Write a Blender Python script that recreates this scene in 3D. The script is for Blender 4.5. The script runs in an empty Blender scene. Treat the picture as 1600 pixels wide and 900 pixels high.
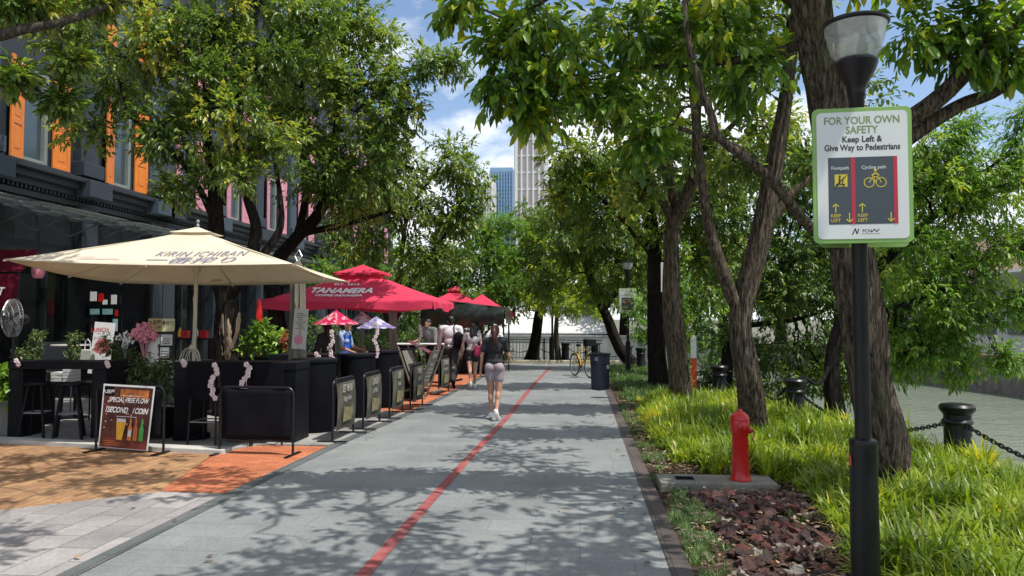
import bpy, bmesh, math, random
import numpy as np
from mathutils import Vector, Matrix, Euler, noise
R = math.radians
random.seed(7); rng = np.random.default_rng(11)
scene = bpy.context.scene
COL = scene.collection
# ---------------------------------------------------------------- camera
F = 1180.0; CH = 1.72
pitch = math.atan(48 / F); yaw = math.atan(105 / F * math.cos(pitch))
cam_d = bpy.data.cameras.new('camera'); cam = bpy.data.objects.new('camera', cam_d); COL.objects.link(cam)
cam_d.sensor_width = 36; cam_d.lens = 36 * F / 1600; cam_d.clip_end = 3000; cam_d.clip_start = 0.05
cam.location = (0, 0, CH); cam.rotation_euler = (math.pi / 2 + pitch, 0, yaw)
scene.camera = cam
_m = cam.rotation_euler.to_matrix()
_r, _u, _f = _m.col[0], _m.col[1], -_m.col[2]
def gx(px, Y): return at(px, 498, Y).x
def ray(px, py): return _f + _r * ((px - 800) / F) - _u * ((py - 450) / F)
def at(px, py, Y):
    d = ray(px, py); return Vector((0, 0, CH)) + d * (Y / d.y)
def gnd(px, py, z=0.0):
    d = ray(px, py); return Vector((0, 0, CH)) + d * ((z - CH) / d.z)
# ---------------------------------------------------------------- materials
MATS = {}
def nn(nt, t, **kw):
    n = nt.nodes.new(t)
    for k, v in kw.items(): setattr(n, k, v)
    return n
def ramp(nt, stops, fac):
    r = nn(nt, 'ShaderNodeValToRGB'); e = r.color_ramp.elements
    while len(e) > 1: e.remove(e[-1])
    e[0].position = stops[0][0]; e[0].color = (*stops[0][1], 1)
    for p, c in stops[1:]:
        x = e.new(p); x.color = (*c, 1)
    nt.links.new(fac, r.inputs[0]); return r.outputs[0]
def mat(name, col, rough=0.6, var=0.15, scale=6.0, bump=0.0, bscale=40.0, metal=0.0, spec=0.5, coat=0.0, stretch=None, detail=5):
    """a surface with mottled procedural colour, rough variation and bump"""
    if name in MATS: return MATS[name]
    m = bpy.data.materials.new(name); m.use_nodes = True; MATS[name] = m
    nt = m.node_tree; p = nt.nodes['Principled BSDF']; L = nt.links.new
    tc = nn(nt, 'ShaderNodeTexCoord'); v = tc.outputs['Object']
    if stretch:
        mp = nn(nt, 'ShaderNodeMapping'); mp.inputs['Scale'].default_value = stretch; L(v, mp.inputs[0]); v = mp.outputs[0]
    n = nn(nt, 'ShaderNodeTexNoise'); n.inputs['Scale'].default_value = scale; n.inputs['Detail'].default_value = detail; n.inputs['Roughness'].default_value = 0.62
    L(v, n.inputs['Vector'])
    lo = tuple(max(0, c * (1 - var)) for c in col); hi = tuple(min(1, c * (1 + var)) for c in col)
    L(ramp(nt, [(0.3, lo), (0.7, hi)], n.outputs['Fac']), p.inputs['Base Color'])
    mr = nn(nt, 'ShaderNodeMapRange'); mr.inputs['To Min'].default_value = max(0.03, rough - 0.12); mr.inputs['To Max'].default_value = min(1, rough + 0.12)
    L(n.outputs['Fac'], mr.inputs['Value']); L(mr.outputs[0], p.inputs['Roughness'])
    p.inputs['Metallic'].default_value = metal; p.inputs['Specular IOR Level'].default_value = spec
    if coat: p.inputs['Coat Weight'].default_value = coat
    if bump:
        b = nn(nt, 'ShaderNodeTexNoise'); b.inputs['Scale'].default_value = bscale; b.inputs['Detail'].default_value = 6; L(v, b.inputs['Vector'])
        bp = nn(nt, 'ShaderNodeBump'); bp.inputs['Strength'].default_value = bump; bp.inputs['Distance'].default_value = 0.02
        L(b.outputs['Fac'], bp.inputs['Height']); L(bp.outputs[0], p.inputs['Normal'])
    return m
def paving(name, c1, c2, mortar, w, h, gap=0.006, rough=0.7, off=0.5, rot=0.0, stain=0.35, bump=0.35, sstain=1.3):
    m = bpy.data.materials.new(name); m.use_nodes = True; MATS[name] = m
    nt = m.node_tree; p = nt.nodes['Principled BSDF']; L = nt.links.new
    tc = nn(nt, 'ShaderNodeTexCoord'); mp = nn(nt, 'ShaderNodeMapping'); mp.inputs['Rotation'].default_value = (0, 0, rot); L(tc.outputs['Object'], mp.inputs[0])
    b = nn(nt, 'ShaderNodeTexBrick'); b.offset = off; b.squash = 1.0
    for k, v in (('Scale', 1.0), ('Brick Width', w), ('Row Height', h), ('Mortar Size', gap), ('Mortar Smooth', 0.2), ('Bias', 0.0)): b.inputs[k].default_value = v
    b.inputs['Color1'].default_value = (*c1, 1); b.inputs['Color2'].default_value = (*c2, 1); b.inputs['Mortar'].default_value = (*mortar, 1)
    L(mp.outputs[0], b.inputs['Vector'])
    n = nn(nt, 'ShaderNodeTexNoise'); n.inputs['Scale'].default_value = sstain; n.inputs['Detail'].default_value = 8; n.inputs['Roughness'].default_value = 0.65; L(tc.outputs['Object'], n.inputs['Vector'])
    n2 = nn(nt, 'ShaderNodeTexNoise'); n2.inputs['Scale'].default_value = 45; n2.inputs['Detail'].default_value = 4; L(tc.outputs['Object'], n2.inputs['Vector'])
    g1 = ramp(nt, [(0.3, (1 - stain,) * 3), (0.68, (1 + stain * 0.45,) * 3)], n.outputs['Fac'])
    g2 = ramp(nt, [(0.3, (0.84,) * 3), (0.7, (1.12,) * 3)], n2.outputs['Fac'])
    m1 = nn(nt, 'ShaderNodeMixRGB', blend_type='MULTIPLY'); m1.inputs[0].default_value = 1; L(b.outputs['Color'], m1.inputs[1]); L(g1, m1.inputs[2])
    m2 = nn(nt, 'ShaderNodeMixRGB', blend_type='MULTIPLY'); m2.inputs[0].default_value = 1; L(m1.outputs[0], m2.inputs[1]); L(g2, m2.inputs[2])
    n3 = nn(nt, 'ShaderNodeTexVoronoi'); n3.inputs['Scale'].default_value = 3.4; L(tc.outputs['Object'], n3.inputs['Vector'])
    m3 = nn(nt, 'ShaderNodeMixRGB', blend_type='MULTIPLY'); m3.inputs[0].default_value = 1; L(m2.outputs[0], m3.inputs[1]); L(ramp(nt, [(0.045, (0.62,) * 3), (0.075, (1,) * 3)], n3.outputs['Distance']), m3.inputs[2])
    n4 = nn(nt, 'ShaderNodeTexNoise'); n4.inputs['Scale'].default_value = 0.35; n4.inputs['Detail'].default_value = 10; n4.inputs['Roughness'].default_value = 0.75; L(tc.outputs['Object'], n4.inputs['Vector'])
    m4 = nn(nt, 'ShaderNodeMixRGB', blend_type='MULTIPLY'); m4.inputs[0].default_value = 1; L(m3.outputs[0], m4.inputs[1]); L(ramp(nt, [(0.35, (1 - stain * .7,) * 3), (0.6, (1 + stain * .3,) * 3)], n4.outputs['Fac']), m4.inputs[2])
    L(m4.outputs[0], p.inputs['Base Color'])
    mr = nn(nt, 'ShaderNodeMapRange'); mr.inputs['To Min'].default_value = rough - 0.15; mr.inputs['To Max'].default_value = rough + 0.15; L(n.outputs['Fac'], mr.inputs['Value']); L(mr.outputs[0], p.inputs['Roughness'])
    ad = nn(nt, 'ShaderNodeMath', operation='MULTIPLY_ADD'); L(n2.outputs['Fac'], ad.inputs[0]); ad.inputs[1].default_value = 0.35
    inv = nn(nt, 'ShaderNodeMath', operation='SUBTRACT'); inv.inputs[0].default_value = 1; L(b.outputs['Fac'], inv.inputs[1]); L(inv.outputs[0], ad.inputs[2])
    bp = nn(nt, 'ShaderNodeBump'); bp.inputs['Strength'].default_value = bump; bp.inputs['Distance'].default_value = 0.006; L(ad.outputs[0], bp.inputs['Height']); L(bp.outputs[0], p.inputs['Normal'])
    return m
def leafmat(name, dark, mid, light, trans=0.35, rough=0.42):
    m = bpy.data.materials.new(name); m.use_nodes = True; MATS[name] = m
    nt = m.node_tree; p = nt.nodes['Principled BSDF']; L = nt.links.new; out = nt.nodes['Material Output']
    a = nn(nt, 'ShaderNodeAttribute'); a.attribute_name = 'rnd'
    c = ramp(nt, [(0.0, dark), (0.45, mid), (0.93, light), (1.0, (min(1, light[0] * 1.5), light[1] * 1.05, light[2] * 0.6))], a.outputs['Fac'])
    L(c, p.inputs['Base Color']); p.inputs['Roughness'].default_value = rough; p.inputs['Specular IOR Level'].default_value = 0.6
    t = nn(nt, 'ShaderNodeBsdfTranslucent')
    mx = nn(nt, 'ShaderNodeMixRGB', blend_type='MULTIPLY'); mx.inputs[0].default_value = 1; mx.inputs[2].default_value = (1.5, 1.5, 0.55, 1); L(c, mx.inputs[1]); L(mx.outputs[0], t.inputs[0])
    s = nn(nt, 'ShaderNodeMixShader'); s.inputs[0].default_value = trans; L(p.outputs[0], s.inputs[1]); L(t.outputs[0], s.inputs[2]); L(s.outputs[0], out.inputs[0])
    return m
def barkmat(name, lo, hi, moss=None, bump=1.0):
    m = bpy.data.materials.new(name); m.use_nodes = True; MATS[name] = m
    nt = m.node_tree; p = nt.nodes['Principled BSDF']; L = nt.links.new
    tc = nn(nt, 'ShaderNodeTexCoord'); mp = nn(nt, 'ShaderNodeMapping'); mp.inputs['Scale'].default_value = (1, 1, 0.11); L(tc.outputs['Object'], mp.inputs[0])
    n = nn(nt, 'ShaderNodeTexNoise'); n.inputs['Scale'].default_value = 40; n.inputs['Detail'].default_value = 8; n.inputs['Roughness'].default_value = 0.7; n.inputs['Distortion'].default_value = 0.6; L(mp.outputs[0], n.inputs['Vector'])
    n2 = nn(nt, 'ShaderNodeTexNoise'); n2.inputs['Scale'].default_value = 2.2; n2.inputs['Detail'].default_value = 5; L(tc.outputs['Object'], n2.inputs['Vector'])
    c = ramp(nt, [(0.40, lo), (0.50, tuple((a + b) / 2.6 for a, b in zip(lo, hi))), (0.62, hi)], n.outputs['Fac'])
    if moss:
        mx = nn(nt, 'ShaderNodeMixRGB'); L(ramp(nt, [(0.55, (0, 0, 0)), (0.7, (0.6,) * 3)], n2.outputs['Fac']), mx.inputs[0]); L(c, mx.inputs[1]); mx.inputs[2].default_value = (*moss, 1); c = mx.outputs[0]
    L(c, p.inputs['Base Color']); p.inputs['Roughness'].default_value = 0.9; p.inputs['Specular IOR Level'].default_value = 0.2
    bp = nn(nt, 'ShaderNodeBump'); bp.inputs['Strength'].default_value = bump; bp.inputs['Distance'].default_value = 0.07; L(n.outputs['Fac'], bp.inputs['Height']); L(bp.outputs[0], p.inputs['Normal'])
    return m
def glass(name, col=(0.02, 0.03, 0.035), rough=0.04, spec=0.9):
    m = mat(name, col, rough=rough, var=0.3, scale=0.7, spec=spec); return m
def clearglass(name, tint=(0.9, 0.95, 0.93), alpha=0.25, rough=0.1):
    m = bpy.data.materials.new(name); m.use_nodes = True; MATS[name] = m
    nt = m.node_tree; out = nt.nodes['Material Output']; L = nt.links.new
    nt.nodes.remove(nt.nodes['Principled BSDF'])
    t = nn(nt, 'ShaderNodeBsdfTransparent'); t.inputs[0].default_value = (*tint, 1)
    g = nn(nt, 'ShaderNodeBsdfGlossy'); g.inputs['Roughness'].default_value = rough; g.inputs[0].default_value = (0.9, 0.9, 0.9, 1)
    d = nn(nt, 'ShaderNodeBsdfDiffuse'); n = nn(nt, 'ShaderNodeTexNoise'); n.inputs['Scale'].default_value = 9
    L(ramp(nt, [(0.3, (0.5, 0.52, 0.5)), (0.7, (0.75, 0.77, 0.75))], n.outputs['Fac']), d.inputs[0])
    s1 = nn(nt, 'ShaderNodeMixShader'); s1.inputs[0].default_value = 0.35; L(d.outputs[0], s1.inputs[1]); L(g.outputs[0], s1.inputs[2])
    s2 = nn(nt, 'ShaderNodeMixShader'); s2.inputs[0].default_value = alpha; L(t.outputs[0], s2.inputs[1]); L(s1.outputs[0], s2.inputs[2]); L(s2.outputs[0], out.inputs[0])
    return m
def cloth(name, col, trans=0.25, var=0.08, rough=0.85, scale=3):
    m = mat(name, col, rough=rough, var=var, scale=scale, bump=0.15, bscale=18, spec=0.2)
    nt = m.node_tree; L = nt.links.new; p = nt.nodes['Principled BSDF']; out = nt.nodes['Material Output']
    t = nn(nt, 'ShaderNodeBsdfTranslucent'); t.inputs[0].default_value = (*col, 1)
    s = nn(nt, 'ShaderNodeMixShader'); s.inputs[0].default_value = trans; L(p.outputs[0], s.inputs[1]); L(t.outputs[0], s.inputs[2]); L(s.outputs[0], out.inputs[0])
    return m
BLK = mat('black_metal', (0.007, 0.0075, 0.009), 0.36, 0.3, 8, 0.06, 60, spec=.35)
BLKM = mat('black_matt', (0.0045, 0.005, 0.008), 0.72, 0.35, 5, 0.06, 50, spec=.12)
BLKW = mat('black_wood', (0.0065, 0.0075, 0.011), 0.5, 0.35, 10, 0.15, 30, stretch=(1, 1, 0.15), spec=.18)
WHITE = mat('white_paint', (0.78, 0.78, 0.76), 0.5, 0.05, 4, 0.05)
STEEL = mat('steel', (0.5, 0.51, 0.52), 0.35, 0.12, 9, 0.1, metal=0.9)
GREYM = mat('grey_metal', (0.2, 0.21, 0.22), 0.45, 0.15, 9, 0.1, metal=0.3)
CHROME = mat('dull_alu', (0.32, 0.34, 0.36), 0.3, 0.12, 9, 0.05, metal=0.8)
RED = mat('red_paint', (0.50, 0.009, 0.009), 0.36, 0.22, 9, 0.25, 45, coat=0.25)
PINKF = mat('pink_petal', (0.75, 0.30, 0.38), 0.7, 0.3, 30)
PALEF = mat('pale_petal', (0.70, 0.56, 0.55), 0.7, 0.2, 30)
WOODG = mat('weathered_wood', (0.16, 0.14, 0.11), 0.75, 0.35, 14, 0.5, 30, stretch=(1, 1, 0.1))
PAPER = mat('paper', (0.62, 0.62, 0.6), 0.7, 0.08, 8)
SKIN = mat('skin_tan', (0.42, 0.22, 0.145), 0.5, 0.08, 12, 0.05, 90)
SKIN2 = mat('skin_light', (0.52, 0.31, 0.22), 0.5, 0.08, 12, 0.05, 90)
HAIR = mat('hair_black', (0.010, 0.008, 0.008), 0.4, 0.4, 60, 0.4, 120, stretch=(1, 1, 0.1))
HAIR2 = mat('hair_auburn', (0.055, 0.016, 0.014), 0.38, 0.4, 60, 0.4, 120, stretch=(1, 1, 0.1))
# ---------------------------------------------------------------- objects
def tag(o, label=None, cat=None, group=None, kind=None):
    if label: o['label'] = label
    if cat: o['category'] = cat
    if group: o['group'] = group
    if kind: o['kind'] = kind
    return o
def thing(name, label, cat, loc=(0, 0, 0), rz=0.0, group=None):
    o = bpy.data.objects.new(name, None); COL.objects.link(o); o.empty_display_size = 0.2
    o.location = loc; o.rotation_euler = (0, 0, rz)
    return tag(o, label, cat, group)
def kids(o): return [c for c in COL.objects if c.parent == o]
def dup(root, loc, rz=None, label=None, scale=None):
    r = root.copy(); COL.objects.link(r); r.location = loc
    if rz is not None: r.rotation_euler = (0, 0, rz)
    if label: r['label'] = label
    if scale: r.scale = (scale,) * 3
    for ch in kids(root):
        c = ch.copy(); COL.objects.link(c); c.parent = r
        for g in kids(ch):
            d = g.copy(); COL.objects.link(d); d.parent = c
    return r
def mesh_obj(name, me, m=None, parent=None, smooth=False):
    o = bpy.data.objects.new(name, me); COL.objects.link(o)
    if m is not None:
        for x in (m if isinstance(m, (list, tuple)) else [m]): me.materials.append(x)
    if parent is not None: o.parent = parent
    if smooth:
        me.polygons.foreach_set('use_smooth', [True] * len(me.polygons))
    me.update(); return o
class MB:
    def __init__(s): s.v = []; s.f = []; s.mi = []; s.cur = 0
    def add(s, vs, fs):
        b = len(s.v); s.v += [tuple(v) for v in vs]; s.f += [tuple(b + i for i in f) for f in fs]; s.mi += [s.cur] * len(fs); return s
    def box(s, c, d, rot=None, taper=1.0):
        x, y, z = d[0] / 2, d[1] / 2, d[2] / 2; vs = []
        for k in (-1, 1):
            t = taper if k > 0 else 1
            for i, j in ((-1, -1), (1, -1), (1, 1), (-1, 1)): vs.append(Vector((i * x * t, j * y * t, k * z)))
        if rot is not None:
            m = rot if isinstance(rot, Matrix) else Euler(rot).to_matrix(); vs = [m @ v for v in vs]
        vs = [v + Vector(c) for v in vs]
        return s.add(vs, [(3, 2, 1, 0), (4, 5, 6, 7), (0, 1, 5, 4), (1, 2, 6, 5), (2, 3, 7, 6), (3, 0, 4, 7)])
    def tube(s, pts, rad, n=10, cap=True, closed=False, wob=0.0, seed=0.0, flute=0.0):
        pts = [Vector(p) for p in pts]; N = len(pts)
        if not isinstance(rad, (list, tuple)): rad = [rad] * N
        rings = []; up = None; vs = []
        for i, p in enumerate(pts):
            t = (pts[(i + 1) % N] - pts[i - 1]) if closed else (pts[min(i + 1, N - 1)] - pts[max(i - 1, 0)])
            if t.length < 1e-9: t = Vector((0, 0, 1))
            t.normalize()
            if up is None: up = t.orthogonal().normalized()
            up = up - t * up.dot(t)
            if up.length < 1e-6: up = t.orthogonal()
            up.normalize(); w = t.cross(up)
            for k in range(n):
                a = 2 * math.pi * k / n; d = up * math.cos(a) + w * math.sin(a); r = rad[i]
                if wob: r *= 1 + wob * noise.noise(Vector((d.x * 1.3 + seed, d.y * 1.3, p.z * 1.1 + p.x))) + flute * noise.noise(Vector((math.cos(a) * 4.5, math.sin(a) * 4.5, p.z * 0.9 + seed))) + flute * 0.6 * noise.noise(Vector((math.cos(a) * 11, math.sin(a) * 11, p.z * 2 + seed)))
                vs.append(p + d * r)
        fs = []; M = N if closed else N - 1
        for i in range(M):
            a, b = i * n, ((i + 1) % N) * n
            for k in range(n): fs.append((a + k, a + (k + 1) % n, b + (k + 1) % n, b + k))
        if cap and not closed: fs.append(tuple(reversed(range(n)))); fs.append(tuple(range((N - 1) * n, N * n)))
        return s.add(vs, fs)
    def cyl(s, p0, p1, r0, r1=None, n=16): return s.tube([p0, p1], [r0, r0 if r1 is None else r1], n)
    def lathe(s, prof, c=(0, 0, 0), n=24, M=None):
        vs = []; c = Vector(c)
        for r, z in prof:
            for k in range(n):
                a = 2 * math.pi * k / n; v = Vector((r * math.cos(a), r * math.sin(a), z)); vs.append((M @ v if M else v) + c)
        fs = []
        for i in range(len(prof) - 1):
            for k in range(n): fs.append((i * n + k, i * n + (k + 1) % n, (i + 1) * n + (k + 1) % n, (i + 1) * n + k))
        if prof[0][0] > 1e-6: fs.append(tuple(reversed(range(n))))
        if prof[-1][0] > 1e-6: fs.append(tuple(range((len(prof) - 1) * n, len(prof) * n)))
        return s.add(vs, fs)
    def prism(s, poly, z0, z1):
        n = len(poly); vs = [(x, y, z0) for x, y in poly] + [(x, y, z1) for x, y in poly]
        return s.add(vs, [tuple(reversed(range(n))), tuple(range(n, 2 * n))] + [(i, (i + 1) % n, n + (i + 1) % n, n + i) for i in range(n)])
    def xzprism(s, poly, y0, y1):
        n = len(poly); vs = [(x, y0, z) for x, z in poly] + [(x, y1, z) for x, z in poly]
        return s.add(vs, [tuple(range(n)), tuple(reversed(range(n, 2 * n)))] + [((i + 1) % n, i, n + i, n + (i + 1) % n) for i in range(n)])
    def ball(s, c, r, n=10, m=6, rot=None):
        if not isinstance(r, (tuple, list)): r = (r, r, r)
        vs = []; c = Vector(c); rm = Euler(rot).to_matrix() if rot else None
        for i in range(m + 1):
            th = math.pi * i / m
            for k in range(n):
                a = 2 * math.pi * k / n; v = Vector((r[0] * math.sin(th) * math.cos(a), r[1] * math.sin(th) * math.sin(a), r[2] * math.cos(th)))
                vs.append((rm @ v if rm else v) + c)
        fs = []
        for i in range(m):
            for k in range(n): fs.append((i * n + k, (i + 1) * n + k, (i + 1) * n + (k + 1) % n, i * n + (k + 1) % n))
        return s.add(vs, fs)
    def build(s, name, m, parent=None, smooth=False, bevel=0.0, ang=35, fix=True):
        me = bpy.data.meshes.new(name); me.from_pydata(s.v, [], s.f); o = mesh_obj(name, me, m, parent)
        if any(s.mi): me.polygons.foreach_set('material_index', s.mi)
        bm = bmesh.new(); bm.from_mesh(me)
        bmesh.ops.remove_doubles(bm, verts=bm.verts, dist=1e-5)
        if fix: bmesh.ops.recalc_face_normals(bm, faces=bm.faces)
        if smooth:
            for f in bm.faces: f.smooth = True
            for e in bm.edges:
                if len(e.link_faces) == 2 and e.calc_face_angle(0) > R(ang): e.smooth = False
        bm.to_mesh(me); bm.free()
        if bevel:
            b = o.modifiers.new('bevel', 'BEVEL'); b.width = bevel; b.segments = 2; b.limit_method = 'ANGLE'; b.angle_limit = R(40)
        return o
def text_me(s, size=1.0, shear=0.0, off=0.0, extrude=0.0, align='CENTER', spacing=1.0, wx=1.0, wy=1.0):
    c = bpy.data.curves.new('t', 'FONT'); c.body = s; c.size = size; c.align_x = align; c.align_y = 'CENTER'; c.shear = shear; c.offset = off; c.extrude = extrude; c.space_character = spacing; c.resolution_u = 3
    o = bpy.data.objects.new('t', c); COL.objects.link(o)
    dg = bpy.context.evaluated_depsgraph_get(); me = bpy.data.meshes.new_from_object(o.evaluated_get(dg))
    bpy.data.objects.remove(o); bpy.data.curves.remove(c)
    vs = [(v.co.x * wx, v.co.y * wy, v.co.z) for v in me.vertices]; fs = [tuple(p.vertices) for p in me.polygons]
    bpy.data.meshes.remove(me); return vs, fs
def put_text(mb, s, size, fn, **kw):
    vs, fs = text_me(s, size, **kw); mb.add([fn(*v) for v in vs], fs); return mb
def front(x0, y0, z0): return lambda x, y, z: (x0 + x, y0 - z, z0 + y)      # text standing upright, facing -Y
# ---------------------------------------------------------------- foliage
def fast_mesh(name, V, faces_n, rnd=None, k=4):
    """V (n,3) float array, faces as (m,k) int array"""
    me = bpy.data.meshes.new(name); nf = len(faces_n)
    me.vertices.add(len(V)); me.vertices.foreach_set('co', V.astype(np.float32).ravel())
    me.loops.add(nf * k); me.loops.foreach_set('vertex_index', faces_n.astype(np.int32).ravel())
    me.polygons.add(nf); me.polygons.foreach_set('loop_start', np.arange(0, nf * k, k, dtype=np.int32))
    me.update(calc_edges=True)
    if rnd is not None:
        a = me.attributes.new('rnd', 'FLOAT', 'FACE'); a.data.foreach_set('value', rnd.astype(np.float32))
    return me
def norm(a): return a / np.maximum(np.linalg.norm(a, axis=-1, keepdims=True), 1e-9)
def leaves(P, D, L, W, fold=0.12, droop=0.15, roll=0.8):
    """leaf blades: base P, direction D, length L, width W"""
    n = len(P); D = norm(D); up = np.tile(np.array([0., 0., 1.]), (n, 1)) + rng.normal(0, roll * 0.55, (n, 3))
    S = norm(np.cross(D, up)); N = np.cross(S, D); L = L[:, None]; W = W[:, None]
    pts = [P, P + D * L * .35 + S * W * .5 + N * W * fold, P + D * L * .72 + S * W * .36 + N * (W * fold - L * droop * .5), P + D * L - N * L * droop,
           P + D * L * .72 - S * W * .36 + N * (W * fold - L * droop * .5), P + D * L * .35 - S * W * .5 + N * W * fold]
    V = np.stack(pts, 1).reshape(-1, 3); b = np.arange(n)[:, None] * 6
    Fc = np.concatenate([b + np.array([0, 1, 2, 3]), b + np.array([0, 3, 4, 5])], 1).reshape(-1, 4)
    return V, Fc
def crown_mesh(name, blobs, m, parent, leaf=(0.10, 0.042), k=9, spray=0.32, dens=3.0, sub=1.0, droop=0.25, lum=0.5, twigs=None, feather=False, gap=0.34):
    """blobs: (centre, radius). leaves grow in sprays on clumps inside each blob"""
    Ps, Ds, Ls = [], [], []; rn = []; clumps = []
    for c, r in blobs:
        c = np.array(c); ncl = max(5, int(11 * sub)); dirs = norm(rng.normal(size=(ncl, 3)))
        cc = c + dirs * (r * rng.uniform(.25, .95, (ncl, 1))) * np.array([1, 1, .85])
        clumps.append((c, r, cc))
        area = math.pi * r * r * dens / (leaf[0] * leaf[1] * .62); ns = max(6, int(area / k / ncl))
        for q in cc:
            cr = r * gap * rng.uniform(.65, 1.25)
            dd = norm(rng.normal(size=(ns, 3)) + (q - c) / r * .7 + np.array([0, 0, .15])); o = q + dd * cr * (rng.uniform(0.1, 1.0, (ns, 1)) ** .5) * np.array([1, 1, .72])
            sd = norm(dd + rng.normal(0, .45, (ns, 3)) + np.array([0, 0, -.25]))
            cl = lum + rng.normal(0, .18)
            if twigs is not None: twigs.append((o - sd * cr * .25, o + sd * spray * .9))
            for j in range(k):
                t = (j + .5) / k; ax = norm(np.cross(sd, rng.normal(size=(ns, 3)))); 
                p = o + sd * spray * t; d = sd * (.55 + .5 * t) + ax * (.85 - .3 * t) + np.array([0, 0, -droop]) 
                Ps.append(p); Ds.append(d); Ls.append(leaf[0] * rng.uniform(.7, 1.25, ns)); rn.append(np.clip(cl + rng.normal(0, .16, ns), 0, 1))
    P = np.concatenate(Ps); D = np.concatenate(Ds); L = np.concatenate(Ls); rr = np.concatenate(rn)
    W = L * leaf[1] / leaf[0] * rng.uniform(.85, 1.15, len(L))
    V, Fc = leaves(P, D, L, W, droop=.12 + .1 * droop, roll=.5)
    me = fast_mesh(name, V, Fc, np.repeat(rr, 2)); o = mesh_obj(name, me, m, parent)
    return o, clumps
def bend(p0, p1, n=7, amp=.08, sag=0.0):
    p0 = Vector(p0); p1 = Vector(p1); L = (p1 - p0).length; s = random.random() * 50; out = []
    for i in range(n + 1):
        t = i / n; w = math.sin(math.pi * t) * L * amp
        out.append(p0.lerp(p1, t) + Vector((noise.noise(Vector((t * 3, s, 0))), noise.noise(Vector((t * 3, s, 9))), noise.noise(Vector((t * 3, s, 20))) + sag)) * w * 2)
    return out
def smooth_path(pts, n=6):
    pts = [Vector(p) for p in pts]; out = []
    for i in range(len(pts) - 1):
        a = pts[max(i - 1, 0)]; b = pts[i]; c = pts[i + 1]; d = pts[min(i + 2, len(pts) - 1)]
        for j in range(n):
            t = j / n; out.append(.5 * ((2 * b) + (c - a) * t + (2 * a - 5 * b + 4 * c - d) * t * t + (3 * b - a - 3 * c + d) * t ** 3))
    out.append(pts[-1]); return out
TREE_N = 0
def tree(label, base, limbs, blobs, bark, lm, group, leaf=(.10, .042), cat='tree', name='broadleaf_tree', flare=1.35, res=10, dense_twigs=True, root_free=False, **kw):
    """limbs: list of (points, r0, r1); first is the trunk. blobs in world space"""
    global TREE_N; TREE_N += 1
    t = thing(name, label, cat, tuple(base), 0, group); B = Vector(base); mb = MB(); tips = []
    for i, (pts, r0, r1) in enumerate(limbs):
        P = smooth_path([Vector(p) - B for p in pts], res if i == 0 else 6); n = len(P)
        if i == 0:
            L = sum((P[j + 1] - P[j]).length for j in range(n - 1)); rad = []; acc = 0
            for j in range(n):
                if j: acc += (P[j] - P[j - 1]).length
                u = acc / L; rad.append((r0 + (r1 - r0) * u) * (1 + (flare - 1) * math.exp(-acc / .28)))
        else: rad = [r0 + (r1 - r0) * j / (n - 1) for j in range(n)]
        big = r0 > .1
        mb.tube(P, rad, 48 if (i == 0 and r0 > .17) else (18 if big else 9), wob=.16, seed=TREE_N * 7.3 + i * 3.1, flute=.19 if big else .05)
        tips += [(p, rad[j]) for j, p in enumerate(P) if j > n * .4]
    tw = []
    lb = [(Vector(c) - B, r) for c, r in blobs]
    crown, clumps = crown_mesh('crown', lb, lm, t, leaf=leaf, twigs=tw if dense_twigs else None, **kw)
    for c, r, cc in clumps:
        c = Vector(c); q, qr = min(tips, key=lambda e: (e[0] - c).length + (0.6 if e[0].z > c.z + .3 else 0))
        br = min(qr * .65, .012 + .03 * r)
        P = bend(q, c, 7, .12); mb.tube(P, [br + (.4 * br - br) * j / 7 for j in range(8)], 6)
        for k2 in cc:
            P2 = bend(P[5 + random.randrange(3)], Vector(k2), 4, .15); mb.tube(P2, [br * .42, br * .36, br * .3, br * .22, br * .15], 4, cap=False)
    if tw:
        a = np.concatenate([x[0] for x in tw]); b = np.concatenate([x[1] for x in tw]); sel = rng.random(len(a)) < .5; a = a[sel]; b = b[sel]
        d = norm(b - a); s1 = norm(np.cross(d, rng.normal(size=a.shape))); s2 = np.cross(d, s1); w = leaf[0] * .03
        vv = np.stack([a + s1 * w, a - s1 * w * .5 + s2 * w * .87, a - s1 * w * .5 - s2 * w * .87, b], 1).reshape(-1, 3)
        base_i = len(mb.v); vl = [tuple(x) for x in vv.tolist()]
        n0 = len(a); fs = []
        for i in range(n0):
            o = 4 * i; fs += [(o, o + 1, o + 3), (o + 1, o + 2, o + 3), (o + 2, o, o + 3)]
        mb.add(vl, fs)
    me = bpy.data.meshes.new('trunk'); me.from_pydata(mb.v, [], mb.f); mesh_obj('trunk', me, bark, t, smooth=True)
    return t
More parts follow.
